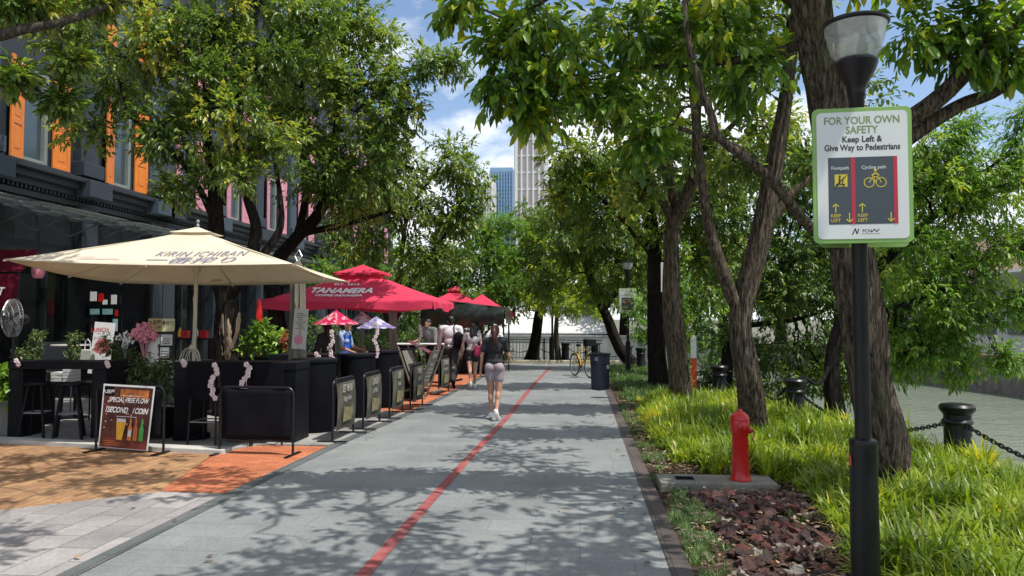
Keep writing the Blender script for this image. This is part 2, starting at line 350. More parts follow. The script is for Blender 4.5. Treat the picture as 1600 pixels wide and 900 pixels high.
def grass_mesh(name, P, H, m, parent=None, blades=12, w=.012, spread=.55, lum=.5, seg=4, lean=.8):
    n = len(P) * blades; base = np.repeat(P, blades, 0) + np.concatenate([rng.normal(0, .02, (n, 2)), np.zeros((n, 1))], 1)
    h = np.repeat(H, blades) * rng.uniform(.55, 1.15, n); az = rng.uniform(0, 2 * math.pi, n); ln = np.abs(rng.normal(lean, .35, n))
    out = np.stack([np.cos(az), np.sin(az), np.zeros(n)], 1); side = np.stack([-np.sin(az), np.cos(az), np.zeros(n)], 1)
    rows = []
    for i in range(seg + 1):
        t = i / seg; bendv = out * (spread * h * ln * t ** 1.6)[:, None]; z = h * (t - .42 * ln * t ** 2.6); c = base + bendv; c[:, 2] += z
        ww = w * (1 - t ** 1.7) * (0.8 + h)[:] * .5 + .0006
        rows.append(c - side * ww[:, None]); rows.append(c + side * ww[:, None])
    V = np.stack(rows, 1).reshape(-1, 3); k = 2 * (seg + 1); b = np.arange(n)[:, None] * k
    Fc = np.concatenate([b + np.array([2 * i, 2 * i + 1, 2 * i + 3, 2 * i + 2]) for i in range(seg)], 1).reshape(-1, 4)
    r = np.clip(np.repeat(lum if hasattr(lum, '__len__') else np.full(len(P), lum), blades) + rng.normal(0, .15, n), 0, 1)
    return mesh_obj(name, fast_mesh(name, V, Fc, np.repeat(r, seg)), m, parent)
# ---------------------------------------------------------------- sky and sun
SUN_EL, SUN_AZ = R(64), R(118)        # azimuth clockwise from +Y: sun to the right and a little behind the viewer
sd = Vector((math.sin(SUN_AZ) * math.cos(SUN_EL), math.cos(SUN_AZ) * math.cos(SUN_EL), math.sin(SUN_EL)))
sl = bpy.data.lights.new('sun', 'SUN'); sl.energy = 4.3; sl.angle = R(0.5); sl.color = (1.0, 0.955, 0.88)
so = bpy.data.objects.new('sun', sl); COL.objects.link(so); so.rotation_euler = sd.to_track_quat('Z', 'Y').to_euler(); so.location = (0, 0, 20)
w = bpy.data.worlds.new('World'); scene.world = w; w.use_nodes = True
nt = w.node_tree; L = nt.links.new; bg = nt.nodes['Background']; bg.inputs[1].default_value = 0.15
sk = nn(nt, 'ShaderNodeTexSky', sky_type='NISHITA'); sk.sun_disc = False; sk.sun_elevation = SUN_EL; sk.sun_rotation = SUN_AZ; sk.air_density = 1.0; sk.dust_density = 1.2; sk.ozone_density = 1.6
tc = nn(nt, 'ShaderNodeTexCoord'); mp = nn(nt, 'ShaderNodeMapping'); mp.inputs['Scale'].default_value = (1, 1, 2.2); mp.inputs['Location'].default_value = (0.35, 0.1, 0.13); L(tc.outputs['Generated'], mp.inputs[0])
n = nn(nt, 'ShaderNodeTexNoise'); n.inputs['Scale'].default_value = 3.1; n.inputs['Detail'].default_value = 9; n.inputs['Roughness'].default_value = 0.56; n.inputs['Distortion'].default_value = 0.25; L(mp.outputs[0], n.inputs['Vector'])
cf = ramp(nt, [(0.455, (0, 0, 0)), (0.57, (0.95,) * 3)], n.outputs['Fac'])
n2 = nn(nt, 'ShaderNodeTexNoise'); n2.inputs['Scale'].default_value = 7; n2.inputs['Detail'].default_value = 6; L(mp.outputs[0], n2.inputs['Vector'])
cc = ramp(nt, [(0.3, (5.6, 5.9, 6.4)), (0.65, (8.0, 8.0, 8.1))], n2.outputs['Fac'])
mx = nn(nt, 'ShaderNodeMixRGB'); L(cf, mx.inputs[0]); L(sk.outputs[0], mx.inputs[1]); L(cc, mx.inputs[2]); L(mx.outputs[0], bg.inputs[0])
# ---------------------------------------------------------------- land and water
SOIL = mat('soil', (0.055, 0.038, 0.026), 0.95, 0.4, 3, 0.9, 25, spec=0.1)
LANDM = mat('land', (0.10, 0.095, 0.08), 0.9, 0.25, 1.2, 0.4, 12)
STONEW = mat('quay_stone', (0.17, 0.155, 0.13), 0.9, 0.4, 5, 0.8, 14)
EDGE = [(8.5, -60), (6.3, -10), (5.3, 3), (4.75, 7), (3.95, 11), (3.45, 15), (3.0, 20), (2.75, 25), (2.35, 28), (1.0, 30.2), (-1.5, 31.6), (-10, 32.8), (-60, 38), (-400, 70)]
land = EDGE + [(-400, -120), (8.5, -120)]
mb = MB(); mb.prism(land, -2.2, 0.0); tag(mb.build('ground', LANDM), kind='structure')
FAR = [(19, -120), (17.5, 0), (16.6, 20), (16, 28), (14.5, 36), (10, 42.5), (2, 46.3), (-12, 48), (-60, 54), (-400, 90), (-1400, 1500), (1400, 1500), (1400, -120)]
mb = MB(); mb.prism(FAR, -2.2, 0.15); tag(mb.build('far_bank', mat('far_land', (0.12, 0.12, 0.08), 0.9, 0.3, 0.4, 0.3, 6)), kind='structure')
WAT = mat('river_water', (0.17, 0.20, 0.15), 0.06, 0.15, 0.5, 0.85, 3.0, stretch=(1, 2.4, 1), spec=0.7)
for _b in WAT.node_tree.nodes:
    if _b.type == 'BUMP': _b.inputs['Distance'].default_value = 0.10; _b.inputs['Strength'].default_value = 1.0
mb = MB(); mb.add([(-500, -150, -1.05), (500, -150, -1.05), (500, 300, -1.05), (-500, 300, -1.05)], [(0, 1, 2, 3)]); tag(mb.build('river', WAT, fix=False), kind='structure')
# quay wall on the far side (rubble stone with coping)
RUB = paving('rubble_stone', (0.22, 0.2, 0.17), (0.11, 0.1, 0.09), (0.05, 0.05, 0.045), 0.5, 0.26, 0.02, 0.9, stain=0.5)
def wall_run(name, pts, z0, z1, th, m, label, cat, cope=None, group=None):
    t = thing(name, label, cat, (pts[0][0], pts[0][1], 0), 0, group); mb = MB(); mc = MB(); o = Vector((*pts[0], 0))
    for a, b in zip(pts[:-1], pts[1:]):
        a = Vector((*a, 0)) - o; b = Vector((*b, 0)) - o; d = b - a; ang = math.atan2(d.y, d.x); c = (a + b) / 2
        mb.box((c.x, c.y, (z0 + z1) / 2), (d.length + .02, th, z1 - z0), (0, 0, ang))
        if cope: mc.box((c.x, c.y, z1 + .062), (d.length + .1, th + .14, .12), (0, 0, ang))
    mb.build('wall', m, t)
    if cope: mc.build('coping', cope, t, bevel=.01)
    return t
wall_run('river_wall', [(17.3, 2), (16.42, 20), (15.82, 28), (14.35, 35.9), (9.9, 42.3)], -1.9, .25, .4, STONEW, 'rubble stone retaining wall along the far river bank', 'wall', mat('coping_brown', (0.22, 0.14, 0.11), .8, .2, 5, .3))
wall_run('embankment_wall', [(9.7, 42.4), (2, 46.1), (-12, 47.8), (-50, 52.6)], -1.9, .6, .4, mat('weathered_white_wall', (0.42, 0.41, 0.38), .85, .35, 1.6, .4, 9, stretch=(1, 1, .35)), 'stained white embankment wall across the river behind the bend', 'wall', mat('coping_grey', (0.3, 0.3, 0.29), .8, .2, 5, .3))
# ---------------------------------------------------------------- paving
SLATE = paving('slate_paving', (0.222, 0.236, 0.232), (0.195, 0.208, 0.206), (0.125, 0.133, 0.132), 0.75, 0.36, 0.0035, 0.72, stain=0.22, bump=0.22, sstain=1.1)
LX = [(4.0, -3.33), (7, -3.32), (10.4, -3.2), (14.3, -2.95), (20, -2.8), (27.2, -2.72)]
def lx(Y):
    if Y <= LX[0][0]: return LX[0][1]
    for (a, xa), (b, xb) in zip(LX[:-1], LX[1:]):
        if Y <= b: return xa + (xb - xa) * (Y - a) / (b - a)
    return LX[-1][1]
def sheet(name, poly, z, m, kind='structure', **kw):
    mb = MB(); n = len(poly); mb.add([(x, y, z) for x, y in poly], [tuple(range(n))]); o = mb.build(name, m, fix=False)
    if o.data.polygons[0].normal.z < 0: o.data.flip_normals()
    return tag(o, kind=kind, **kw)
left = [(-3.33, -12)] + [(x, y) for y, x in LX]
sheet('path', left + [(-9.5, 27.4), (-9.5, 28.9), (1.45, 28.9), (1.45, 27.2), (.62, 27.2), (.60, -12)], .012, SLATE)
BORD = paving('border_stone', (0.105, 0.082, 0.075), (0.075, 0.06, 0.055), (0.03, 0.028, 0.026), 0.16, 0.6, 0.004, 0.75, off=0, stain=.4)
sheet('path_border', [(.60, -12), (.62, 26.9), (.76, 26.9), (.755, -12)], .020, BORD)
DBORD = paving('dark_edge_stone', (0.115, 0.125, 0.126), (0.085, 0.093, 0.095), (0.03, 0.03, 0.03), 0.14, 0.75, 0.004, 0.7, off=0, stain=.25)
sheet('path_edge', [(x - .14, y) for y, x in [(-12, -3.33)] + LX] + [(x, y) for y, x in reversed([(-12, -3.33)] + LX)], .017, DBORD)
REDL = mat('red_line_paint', (0.27, 0.062, 0.058), 0.8, 0.3, 5, 0.35, 60)
_nt = REDL.node_tree; _p = _nt.nodes['Principled BSDF']; _src = _p.inputs['Base Color'].links[0].from_socket; _tc = nn(_nt, 'ShaderNodeTexCoord'); _n = nn(_nt, 'ShaderNodeTexNoise'); _n.inputs['Scale'].default_value = 7; _n.inputs['Detail'].default_value = 9; _n.inputs['Roughness'].default_value = .8; _nt.links.new(_tc.outputs['Object'], _n.inputs['Vector'])
_mx = nn(_nt, 'ShaderNodeMixRGB'); _nt.links.new(ramp(_nt, [(.5, (0, 0, 0)), (.66, (.7,) * 3)], _n.outputs['Fac']), _mx.inputs[0]); _nt.links.new(_src, _mx.inputs[1]); _mx.inputs[2].default_value = (.2, .17, .165, 1); _nt.links.new(_mx.outputs[0], _p.inputs['Base Color'])
rl = [(-12, -1.50), (5, -1.44), (9, -1.36), (13, -1.25), (20, -1.18), (26.6, -1.02)]
sheet('red_line', [(x - .05, y) for y, x in rl] + [(x + .05, y) for y, x in reversed(rl)], .0165, REDL)
KERBY = mat('kerb_stone', (0.42, 0.38, 0.26), 0.8, 0.2, 4, 0.4)
mb = MB(); mb.box((-4.0, 29.05, .06), (11.0, .28, .14)); tag(mb.build('kerb', KERBY, bevel=.015), kind='structure')
sheet('promenade', [(-9.5, 29.19), (1.0, 29.19), (.4, 30.4), (-1.6, 31.3), (-9.5, 32.4)], .02, mat('promenade_stone', (0.33, 0.3, 0.24), .85, .2, 3, .3))
TAN = paving('tan_brick', (0.42, 0.245, 0.115), (0.30, 0.155, 0.075), (0.15, 0.10, 0.065), 0.21, 0.105, 0.005, 0.85, rot=R(90), stain=.3)
ORG = paving('orange_brick', (0.52, 0.17, 0.07), (0.40, 0.115, 0.05), (0.2, 0.09, 0.05), 0.21, 0.105, 0.004, 0.85, rot=0, stain=.22)
GRAN = paving('grey_granite', (0.36, 0.335, 0.32), (0.25, 0.235, 0.23), (0.13, 0.125, 0.12), 0.6, 0.3, 0.006, 0.8, rot=R(90), stain=.25)
TERR = paving('terrace_tile', (0.34, 0.33, 0.31), (0.26, 0.25, 0.24), (0.12, 0.12, 0.11), 0.4, 0.4, 0.006, 0.75, off=0, stain=.3)
sheet('grey_paving', [(-3.47, -12), (-3.45, 7.19), (-4.14, 7.21), (-7.4, 4.6), (-16, 3.0), (-16, -12)], .010, GRAN)
sheet('tan_paving', [(-4.14, 7.21), (-4.65, 9.4), (-16, 11.2), (-16, 3.0), (-7.4, 4.6)], .009, TAN)
def lw(Y, d): return (lx(Y) - .14 - d, Y)
sheet('orange_paving', [(-4.14, 7.21), (-3.44, 7.19), lw(9.93, 0), (-4.75, 9.93)], .0125, ORG)
sheet('orange_paving', [lw(13.7, 0), lw(20, 0), lw(23.5, 0), (-5.0, 23.5), (-4.7, 13.7)], .0105, ORG)
mb = MB()
mb.prism([(-3.36, 9.95), lw(13.7, 0), (-4.71, 13.7), (-5.01, 23.5), (-5.0, 27.3), (-16, 27.3), (-16, 11.15), (-4.6, 9.36), (-4.3, 9.95)], .001, .028); tag(mb.build('terrace_floor', TERR), kind='structure')
mb = MB(); mb.box((-10.4, 10.27, .03), (12.0, .22, .075), (0, 0, R(-8.9))); tag(mb.build('terrace_kerb', mat('pale_kerb', (0.46, 0.45, 0.42), .8, .2, 3, .3), bevel=.01), kind='structure')
bed = [(.755, -12), (.76, 27.0), (1.45, 28.9), (2.1, 28.3)] + [(x - .05, y) for x, y in reversed(EDGE[2:8])] + [(6.2, -10)]
sheet('planting_bed', bed, .018, SOIL)
# ---------------------------------------------------------------- ground cover
def ribbon_pts(n, y0, y1, xa, xb, clump=0.0, th=0.0, seed=0):
    out = []
    while len(out) < n:
        y = y0 + (y1 - y0) * random.random(); a, b = xa(y), xb(y)
        if b <= a: continue
        if random.random() > (b - a) / 4.2: continue
        x = a + (b - a) * random.random()
        if clump and noise.noise(Vector((x * clump, y * clump, seed))) < th: continue
        out.append((x, y, .018))
    return np.array(out)
def edge_x(Y):
    for (xa, a), (xb, b) in zip(EDGE[:-1], EDGE[1:]):
        if a <= Y <= b: return xa + (xb - xa) * (Y - a) / (b - a)
    return 1.0
def inner(Y):
    t = [(1, 1.55), (4.9, 1.72), (6.0, 1.95), (6.9, 2.1), (7.5, 2.15), (8.05, 2.12), (8.15, 1.5), (8.9, 1.12), (10.5, .98), (13, 1.0), (15.3, 1.15)]
    for (a, xa), (b, xb) in zip(t[:-1], t[1:]):
        if a <= Y <= b: return xa + (xb - xa) * (Y - a) / (b - a)
    return 9
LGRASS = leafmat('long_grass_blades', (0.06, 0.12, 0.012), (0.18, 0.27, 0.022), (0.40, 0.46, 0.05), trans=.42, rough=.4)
P = ribbon_pts(3000, 2.0, 15.3, inner, lambda Y: edge_x(Y) - .02, 1.9, -.33, 4)
Hh = np.array([.42 + .20 * noise.noise(Vector((p[0] * 1.6, p[1] * 1.6, 3))) for p in P]) * np.clip((P[:, 0] - np.array([inner(y) for y in P[:, 1]])) * 1.6 + .55, .5, 1)
lm_ = np.array([.42 + .6 * noise.noise(Vector((p[0] * 1.3, p[1] * 1.3, 8))) for p in P])  # clump tone noise puts sunlit and dark patches into the blade colour
tag(grass_mesh('long_grass', P, Hh * 1.08, LGRASS, blades=15, w=.023, lum=lm_ + .1, lean=.95), 'bright lime green strappy grass filling the bed between path and river', 'grass', kind='stuff')
P = ribbon_pts(330, 2.0, 15.3, inner, lambda Y: edge_x(Y) - .05)
tag(grass_mesh('dry_grass', P, np.full(len(P), .34), leafmat('dry_blades', (0.12, 0.08, 0.03), (0.28, 0.2, 0.08), (0.42, 0.34, 0.16), trans=.25, rough=.6), blades=5, w=.014, lean=1.2), 'scattered dry straw coloured blades among the lime green grass', 'dry grass', kind='stuff')
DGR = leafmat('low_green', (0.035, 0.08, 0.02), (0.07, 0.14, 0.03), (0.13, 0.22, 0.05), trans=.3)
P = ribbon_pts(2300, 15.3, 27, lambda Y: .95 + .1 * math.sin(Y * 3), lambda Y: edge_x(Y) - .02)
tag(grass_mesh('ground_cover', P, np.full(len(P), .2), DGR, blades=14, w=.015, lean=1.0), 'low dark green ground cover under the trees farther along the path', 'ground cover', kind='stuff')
P = np.concatenate([ribbon_pts(700, 2.5, 15.3, lambda Y: .78, lambda Y: 1.02 + .13 * math.sin(Y * 2.1), 2.2, -.12, 5), ribbon_pts(60, 4.8, 7.2, lambda Y: .95, lambda Y: 1.95, 3, .3, 5)])
WEED = leafmat('weed_blades', (0.05, 0.10, 0.03), (0.11, 0.19, 0.06), (0.2, 0.28, 0.1), trans=.3)
tag(grass_mesh('short_grass', P, np.full(len(P), .085), WEED, blades=22, w=.006, lean=.8, spread=.8), 'short thin grass along the stone path border', 'grass', kind='stuff')
# husk mulch and dead leaves
mb = MB(); HK = [mat('husk_brown', (0.055, 0.024, 0.018), .85, .5, 9, .8, 40), mat('husk_red', (0.10, 0.028, 0.022), .85, .4, 9, .8, 40), mat('husk_dark', (0.035, 0.02, 0.018), .85, .4, 9, .8, 40), mat('husk_grey', (0.22, 0.19, 0.165), .85, .3, 9, .8, 40)]
for i in range(900):
    y = random.uniform(4.2, 7.5); x = random.uniform(1.0 + .15 * random.random(), inner(y) + .05)
    if noise.noise(Vector((x * 2.5, y * 2.5, 1))) < -.28 and random.random() < .8: continue
    mb.cur = random.choices([0, 1, 2, 3], [5, 2.4, 5, .8])[0]; r = random.uniform(.02, .062); a = random.uniform(0, 6.28)
    b0 = len(mb.v); mb.ball((x, y, .02 + r * .35 + random.random() * .02), (r * 1.25, r * .85, r * .6), 8, 5, (random.uniform(-.5, .5), random.uniform(-.5, .5), a))
    for q in range(b0, len(mb.v)):
        v = Vector(mb.v[q]); c = Vector((x, y, .03)); f = 1 + .85 * noise.noise(v * 30 + Vector((i, 0, 0))); mb.v[q] = tuple(c + (v - c) * f)
tag(mb.build('husk_mulch', HK, smooth=True, ang=50), 'reddish brown husk mulch in front of the hydrant slab', 'mulch', kind='stuff')
def litter(n, fn, L0=.06):
    P = np.array([fn() for _ in range(n)]); az = rng.uniform(0, 6.28, n); D = np.stack([np.cos(az), np.sin(az), rng.normal(.08, .15, n)], 1)
    return leaves(P, D, rng.uniform(.6, 1.3, n) * L0, rng.uniform(.6, 1.2, n) * L0 * .48, fold=.12, droop=.12, roll=.5)
LIT = leafmat('dead_leaves', (0.06, 0.035, 0.022), (0.15, 0.10, 0.065), (0.32, 0.25, 0.17), trans=.1, rough=.7)
def fl():
    y = random.uniform(4.3, 16); return (random.uniform(.8, max(1.3, inner(min(y, 15.2)) + .1)), y, .035 + random.random() * .045)
V, Fc = litter(3200, fl, .058); tag(mesh_obj('leaf_litter', fast_mesh('leaf_litter', V, Fc, np.repeat(rng.random(3200), 2)), LIT), 'pale dry fallen leaves scattered over the soil beside the path', 'leaf litter', kind='stuff')
def fl2():
    y = random.uniform(4.8, 24); return (random.uniform(-5, .5) if random.random() < .7 else random.uniform(.2, .6), y, .03)
V, Fc = litter(70, fl2, .07); tag(mesh_obj('fallen_leaf_scatter', fast_mesh('fl', V, Fc, np.repeat(rng.random(70), 2)), LIT), 'few dry leaves fallen on the grey path and brick paving', 'leaf litter', kind='stuff')
# ---------------------------------------------------------------- shophouses on the left
CHAR = mat('charcoal_render', (0.02, 0.03, 0.042), 0.7, 0.2, 1.5, 0.25, 30)
CHARL = mat('slate_blue_render', (0.038, 0.058, 0.08), 0.7, 0.15, 1.5, 0.25, 30)
CHARD = mat('dark_trim', (0.014, 0.018, 0.023), 0.55, 0.2, 3, 0.2, 30)
WGL = glass('window_glass', (0.05, 0.075, 0.085), 0.03, 0.9); SGL = glass('shop_glass', (0.008, 0.009, 0.01), 0.05, 0.7)
CANG = clearglass('canopy_glass', alpha=.3); ORSH = mat('orange_shutter', (0.66, 0.19, 0.022), 0.5, 0.1, 3, 0.1); PKSH = mat('pink_shutter', (0.55, 0.24, 0.30), 0.5, 0.1, 3, 0.1)
TEALF = mat('pale_frame', (0.2, 0.23, 0.22), 0.5, 0.1, 3, 0.1)
fx = lambda Y: -11.2
FA = 0.0
def shophouse(label, Y0, Y1, cents, sh, top=12.6, group='shophouses along the cafe terrace'):
    t = thing('shophouse', label, 'building', (fx(Y0), Y0, 0), FA, group); Ln = Y1 - Y0; D = 9.0
    m = MB()      # wall pieces: spandrels and piers around real openings
    cy = [c - Y0 for c in cents]; hw = .40
    rows = [(4.92, 6.9), (8.25, 10.2)]
    zs = [4.2]
    for a, b in rows: zs += [a, b]
    zs.append(top)
    for k in range(0, len(zs), 2): m.box((-.15, Ln / 2, (zs[k] + zs[k + 1]) / 2), (.3, Ln, zs[k + 1] - zs[k]))
    for a, b in rows:
        e = [0] + sum([[c - hw, c + hw] for c in cy], []) + [Ln]
        for k in range(0, len(e), 2): m.box((-.15, (e[k] + e[k + 1]) / 2, (a + b) / 2), (.3, e[k + 1] - e[k], b - a))
    m.box((-D / 2 - .3, Ln / 2, top / 2), (D - .6, Ln - .02, top - .1))
    m.build('wall', CHAR if True else CHAR, t)
    m = MB(); m.box((-D / 2, Ln / 2, top + .15), (D + .9, Ln, .3)); m.build('roof', CHARD, t)
    # cornice with dentils
    m = MB(); m.box((.19, Ln / 2, 4.76), (.42, Ln, .10)); m.box((.13, Ln / 2, 4.64), (.30, Ln, .14)); m.box((.07, Ln / 2, 4.5), (.18, Ln, .14)); m.box((.04, Ln / 2, 4.27), (.1, Ln, .12))
    k = .06
    while k < Ln: m.box((.07, k, 4.385), (.12, .055, .085)); k += .12
    m.build('cornice', CHARD, t, bevel=.012)
    # pilasters between windows, stepped, standing proud, down to ground
    bounds = [0.0] + [(a + b) / 2 for a, b in zip(cy[:-1], cy[1:])] + [Ln]
    for q, y in enumerate(bounds):
        yy = min(max(y, .3), Ln - .3)
        m = MB(); m.box((.12, yy, 2.13), (.24, .56, 4.14)); m.box((.20, yy, 2.0), (.1, .34, 3.7)); m.box((.15, yy, .25), (.38, .66, .45)); m.build('pillar', CHAR, t, bevel=.012)
        m = MB(); m.box((.10, yy, 8.6), (.2, .62, 7.45)); m.box((.155, yy, 8.6), (.12, .40, 7.1)); m.box((.14, yy, 5.05), (.34, .72, .32)); m.box((.31, yy, 4.60), (.36, .8, .38)); m.build('pilaster', CHARL if q % 2 else CHAR, t, bevel=.012)
    for c in cy:
        for a, b in rows:
            f = MB(); w2 = .40; h = b - a
            for s in (-1, 1): f.box((-.08, c + s * (w2 - .05), (a + b) / 2), (.12, .10, h))
            for z in (a + .05, b - .05): f.box((-.08, c, z), (.12, 2 * w2 - .2, .10))
            fo = f.build('window', TEALF, t, bevel=.006)
            g = MB(); g.box((-.12, c, (a + b) / 2), (.02, 2 * w2 - .18, h - .18)); g.build('pane', WGL, fo)
            s_ = MB(); s_.box((.07, c, a - .06), (.2, 2 * w2 + 1.0, .09)); s_.build('sill', CHARD, fo, bevel=.01)
            for s in (-1, 1):      # open shutters, folded back, slightly ajar
                ang = s * R(random.uniform(8, 16)); sm = MB(); W_ = .46; z0 = a - .02; z1 = b + .03
                rot = Euler((0, 0, ang * -1)).to_matrix(); o = Vector((.06, c + s * (w2 + .03), 0))
                def bx(yc, zc, w_, h_, tx, dx=0): 
                    p = rot @ Vector((dx, s * yc, 0)); sm.box((o.x + p.x, o.y + p.y, zc), (tx, w_, h_), rot)
                bx(.04, (z0 + z1) / 2, .08, z1 - z0, .045); bx(W_ - .04, (z0 + z1) / 2, .08, z1 - z0, .045)
                H = z1 - z0
                for zc in (z0 + .05, z0 + H * .36, z0 + H * .66, z1 - .05): bx(W_ / 2, zc, W_ - .16, .1, .044)
                bx(W_ / 2, (z0 + z1) / 2, W_ - .15, H - .1, .02)
                for za, zb in ((.08, .33), (.40, .62), (.70, .95)): bx(W_ / 2, z0 + H * (za + zb) / 2, W_ - .28, H * (zb - za) - .06, .035)
                sm.build('shutter', sh, t, bevel=.005)
    # shopfront bays: frame, glass, beam, low plinth
    for q, (a, b) in enumerate(zip(bounds[:-1], bounds[1:])):
        a += .3; b -= .3; 
        if a < .5: a = .6
        if b > Ln - .5: b = Ln - .6
        w_ = b - a; c = (a + b) / 2; f = MB()
        f.box((-.06, c, 3.62), (.26, w_, 1.1)); f.box((-.02, c, 3.02), (.2, w_, .12)); f.box((-.02, c, .14), (.16, w_, .26))
        for y in (a + .05, b - .05, a + w_ * .34, a + w_ * .67): f.box((-.02, y, 1.6), (.12, .07, 2.7))
        fo = f.build('shopfront', CHARD, t, bevel=.008)
        g = MB(); g.box((-.08, c, 1.6), (.02, w_, 2.7)); g.build('pane', SGL, fo)
        # steel and glass canopy
        cm = MB(); z = 3.86
        for x_ in (.35, .72, 1.12): cm.box((x_, c, z + .05 - x_ * .06), (.05, w_ + .1, .045))
        for y in (a + .15, c, b - .15): cm.box((.62, y, z - .01), (1.1, .05, .07), (0, R(3.5), 0)); cm.cyl((.05, y, z - .35), (.8, y, z - .04), .018, n=6)
        co = cm.build('canopy', CHROME, t)
        gm = MB(); gm.box((.68, c, z + .075), (1.15, w_ + .14, .012), (0, R(3.5), 0)); gm.build('pane', CANG, co)
    return t
shophouse('dark grey shophouse with bright orange shutters at the left edge', 4.4, 19.05, [5.5, 8.5, 11.52, 14.56, 17.53], ORSH)
shophouse('dark grey shophouse with pink shutters behind the umbrella tree', 19.07, 31.35, [20.59, 23.62, 26.7, 29.8], PKSH)
shophouse('farthest dark shophouse with pale pink shutters beyond the red parasol', 31.37, 43.5, [32.9, 35.9, 38.95, 42.0], PKSH)
# ---------------------------------------------------------------- towers and river buildings
TW = mat('tower_white', (0.62, 0.62, 0.60), .6, .06, 3, .05); TG = glass('tower_glass', (0.17, 0.16, 0.16), .25, .6); BG = glass('blue_glass', (0.10, 0.24, 0.42), .3, .6)
def tower(label, name, px0, px1, Y, topy, m1, m2, bays, floors, depth, fin=.35):
    a = at(px0, 400, Y); b = at(px1, 400, Y); top = at((px0 + px1) / 2, topy, Y).z; W_ = b.x - a.x
    t = thing(name, label, 'building', ((a.x + b.x) / 2, Y, 0)); m = MB(); m.box((0, depth / 2, top / 2), (W_ - 1, depth, top - 1)); m.build('wall', m2, t)
    f = MB()
    for i in range(bays + 1): f.box((-W_ / 2 + W_ * i / bays, -.1, top / 2), (fin, 1.4, top))
    dn = max(2, int(bays * depth / W_))
    for i in range(dn + 1):
        for s in (-1, 1): f.box((s * (W_ / 2 - .1), depth * i / dn, top / 2), (1.2, fin, top))
    f.build('fins', m1, t); f = MB()
    for k in range(floors + 1):
        f.box((0, depth / 2, top * k / floors + .1), (W_ + .3, depth + .6, fin * 1.2 + (2.2 if k == floors else 0)))
    f.build('floor_bands', m1, t); return t
tower('tall tower with a white grid of fins rising behind the trees', 'office_tower', 806, 852, 230, 140, TW, mat('tower_brown', (0.46, 0.41, 0.39), .4, .3, .08, spec=.6), 5, 14, 16, .5)
tower('distant blue glass tower left of the white gridded tower', 'glass_tower', 766, 801, 420, 266, mat('bluegrey', (0.20, 0.33, 0.48), .4, .1, .05), BG, 8, 40, 30, .5)
tower('slim pale tower just left of the blue glass tower', 'slim_tower', 757, 768, 400, 282, TW, mat('pale_wall', (0.42, 0.48, 0.52), .5, .1, .05), 3, 30, 20, .5)
# white long-roofed pavilion across the bend
t = thing('river_pavilion', 'long white pavilion with pale ribbed roof across the river bend', 'building', (-2.9, 49.5, -.75)); t.scale = (.6, 1, .75)
m = MB(); m.box((0, 2.5, 1.5), (15, 4, 2.6)); m.build('wall', mat('dirty_white', (0.45, 0.44, 0.41), .8, .3, .8, .3), t)
m = MB(); m.add([(-8, -1.1, 2.1), (8, -1.1, 2.1), (8, 2.8, 4.4), (-8, 2.8, 4.4), (-8, -1.1, 2.0), (8, -1.1, 2.0), (8, 2.8, 4.28), (-8, 2.8, 4.28)], [(0, 1, 2, 3), (7, 6, 5, 4), (0, 4, 5, 1), (1, 5, 6, 2), (2, 6, 7, 3), (3, 7, 4, 0)])
for i in range(54): m.box((-7.95 + .3 * i, .85, 3.29), (.05, 4.5, .05), (R(30.5), 0, 0))
m.build('roof', mat('roof_pale', (0.66, 0.65, 0.62), .6, .1, 1, .1), t)
m = MB(); m.box((0, -1.0, 1.95), (16, .16, .16)); m.build('fascia', BLKM, t)
for i in range(9):
    m = MB(); m.box((-6.6 + 1.65 * i, .46, 1.35), (1.0, .1, 1.0)); o = m.build('window', WHITE, t); m = MB(); m.box((-6.6 + 1.65 * i, .40, 1.35), (.84, .03, .84)); m.build('pane', WGL, o)
for i in range(9):
    m = MB(); m.box((-7.6 + 1.9 * i, -.9, 1.0), (.16, .16, 1.9)); m.build('post', GREYM, t)
# quayside buildings seen through the leaves on the right
def quay_house(label, x, y, rz, W_, D, H, wallc, roofc, nb, storeys=1):
    t = thing('riverside_building', label, 'building', (x, y, .15), rz); m = MB(); m.box((0, D / 2, H / 2), (W_, D, H)); m.build('wall', wallc, t)
    m = MB(); m.add([(-W_ / 2 - .5, -.8, H), (W_ / 2 + .5, -.8, H), (W_ / 2 + .5, D / 2, H + 1.6), (-W_ / 2 - .5, D / 2, H + 1.6), (W_ / 2 + .5, D + .8, H), (-W_ / 2 - .5, D + .8, H)], [(0, 1, 2, 3), (3, 2, 4, 5), (0, 3, 5), (1, 4, 2), (0, 5, 4, 1)]); m.build('roof', roofc, t)
    for s in range(storeys):
        for i in range(nb):
            xx = -W_ / 2 + W_ * (i + .5) / nb; zz = H * (s + .52) / storeys; ww = W_ / nb * .62; hh = H / storeys * .55
            m = MB(); m.box((xx, -.03, zz), (ww, .1, hh)); o = m.build('window', GREYM, t)
            m = MB(); m.box((xx, -.09, zz), (ww - .14, .03, hh - .14)); m.build('pane', WGL, o)
    m = MB(); m.box((0, -.9, H * .93), (W_, 1.7, .1), (R(-10), 0, 0)); m.build('awning', WHITE, t)
    return t
TERC = mat('terracotta_roof', (0.20, 0.13, 0.10), .85, .25, 4, .5, 20)
HB = R(-86)
quay_house('white riverside building with brown tiled roof on the far bank at right', 19.2, 31.0, HB, 14, 8, 3.6, WHITE, TERC, 6)
quay_house('second white riverside building farther up the far bank', 21, 52, R(-70), 12, 8, 5.2, mat('cream_wall', (0.6, 0.57, 0.5), .8, .1, 1, .2), TERC, 5, 2)
quay_house('tall pale block high above the far bank trees', 62, 75, R(-50), 20, 12, 20, mat('pale_block', (0.5, 0.52, 0.54), .7, .1, .5, .1), GREYM, 8, 6)
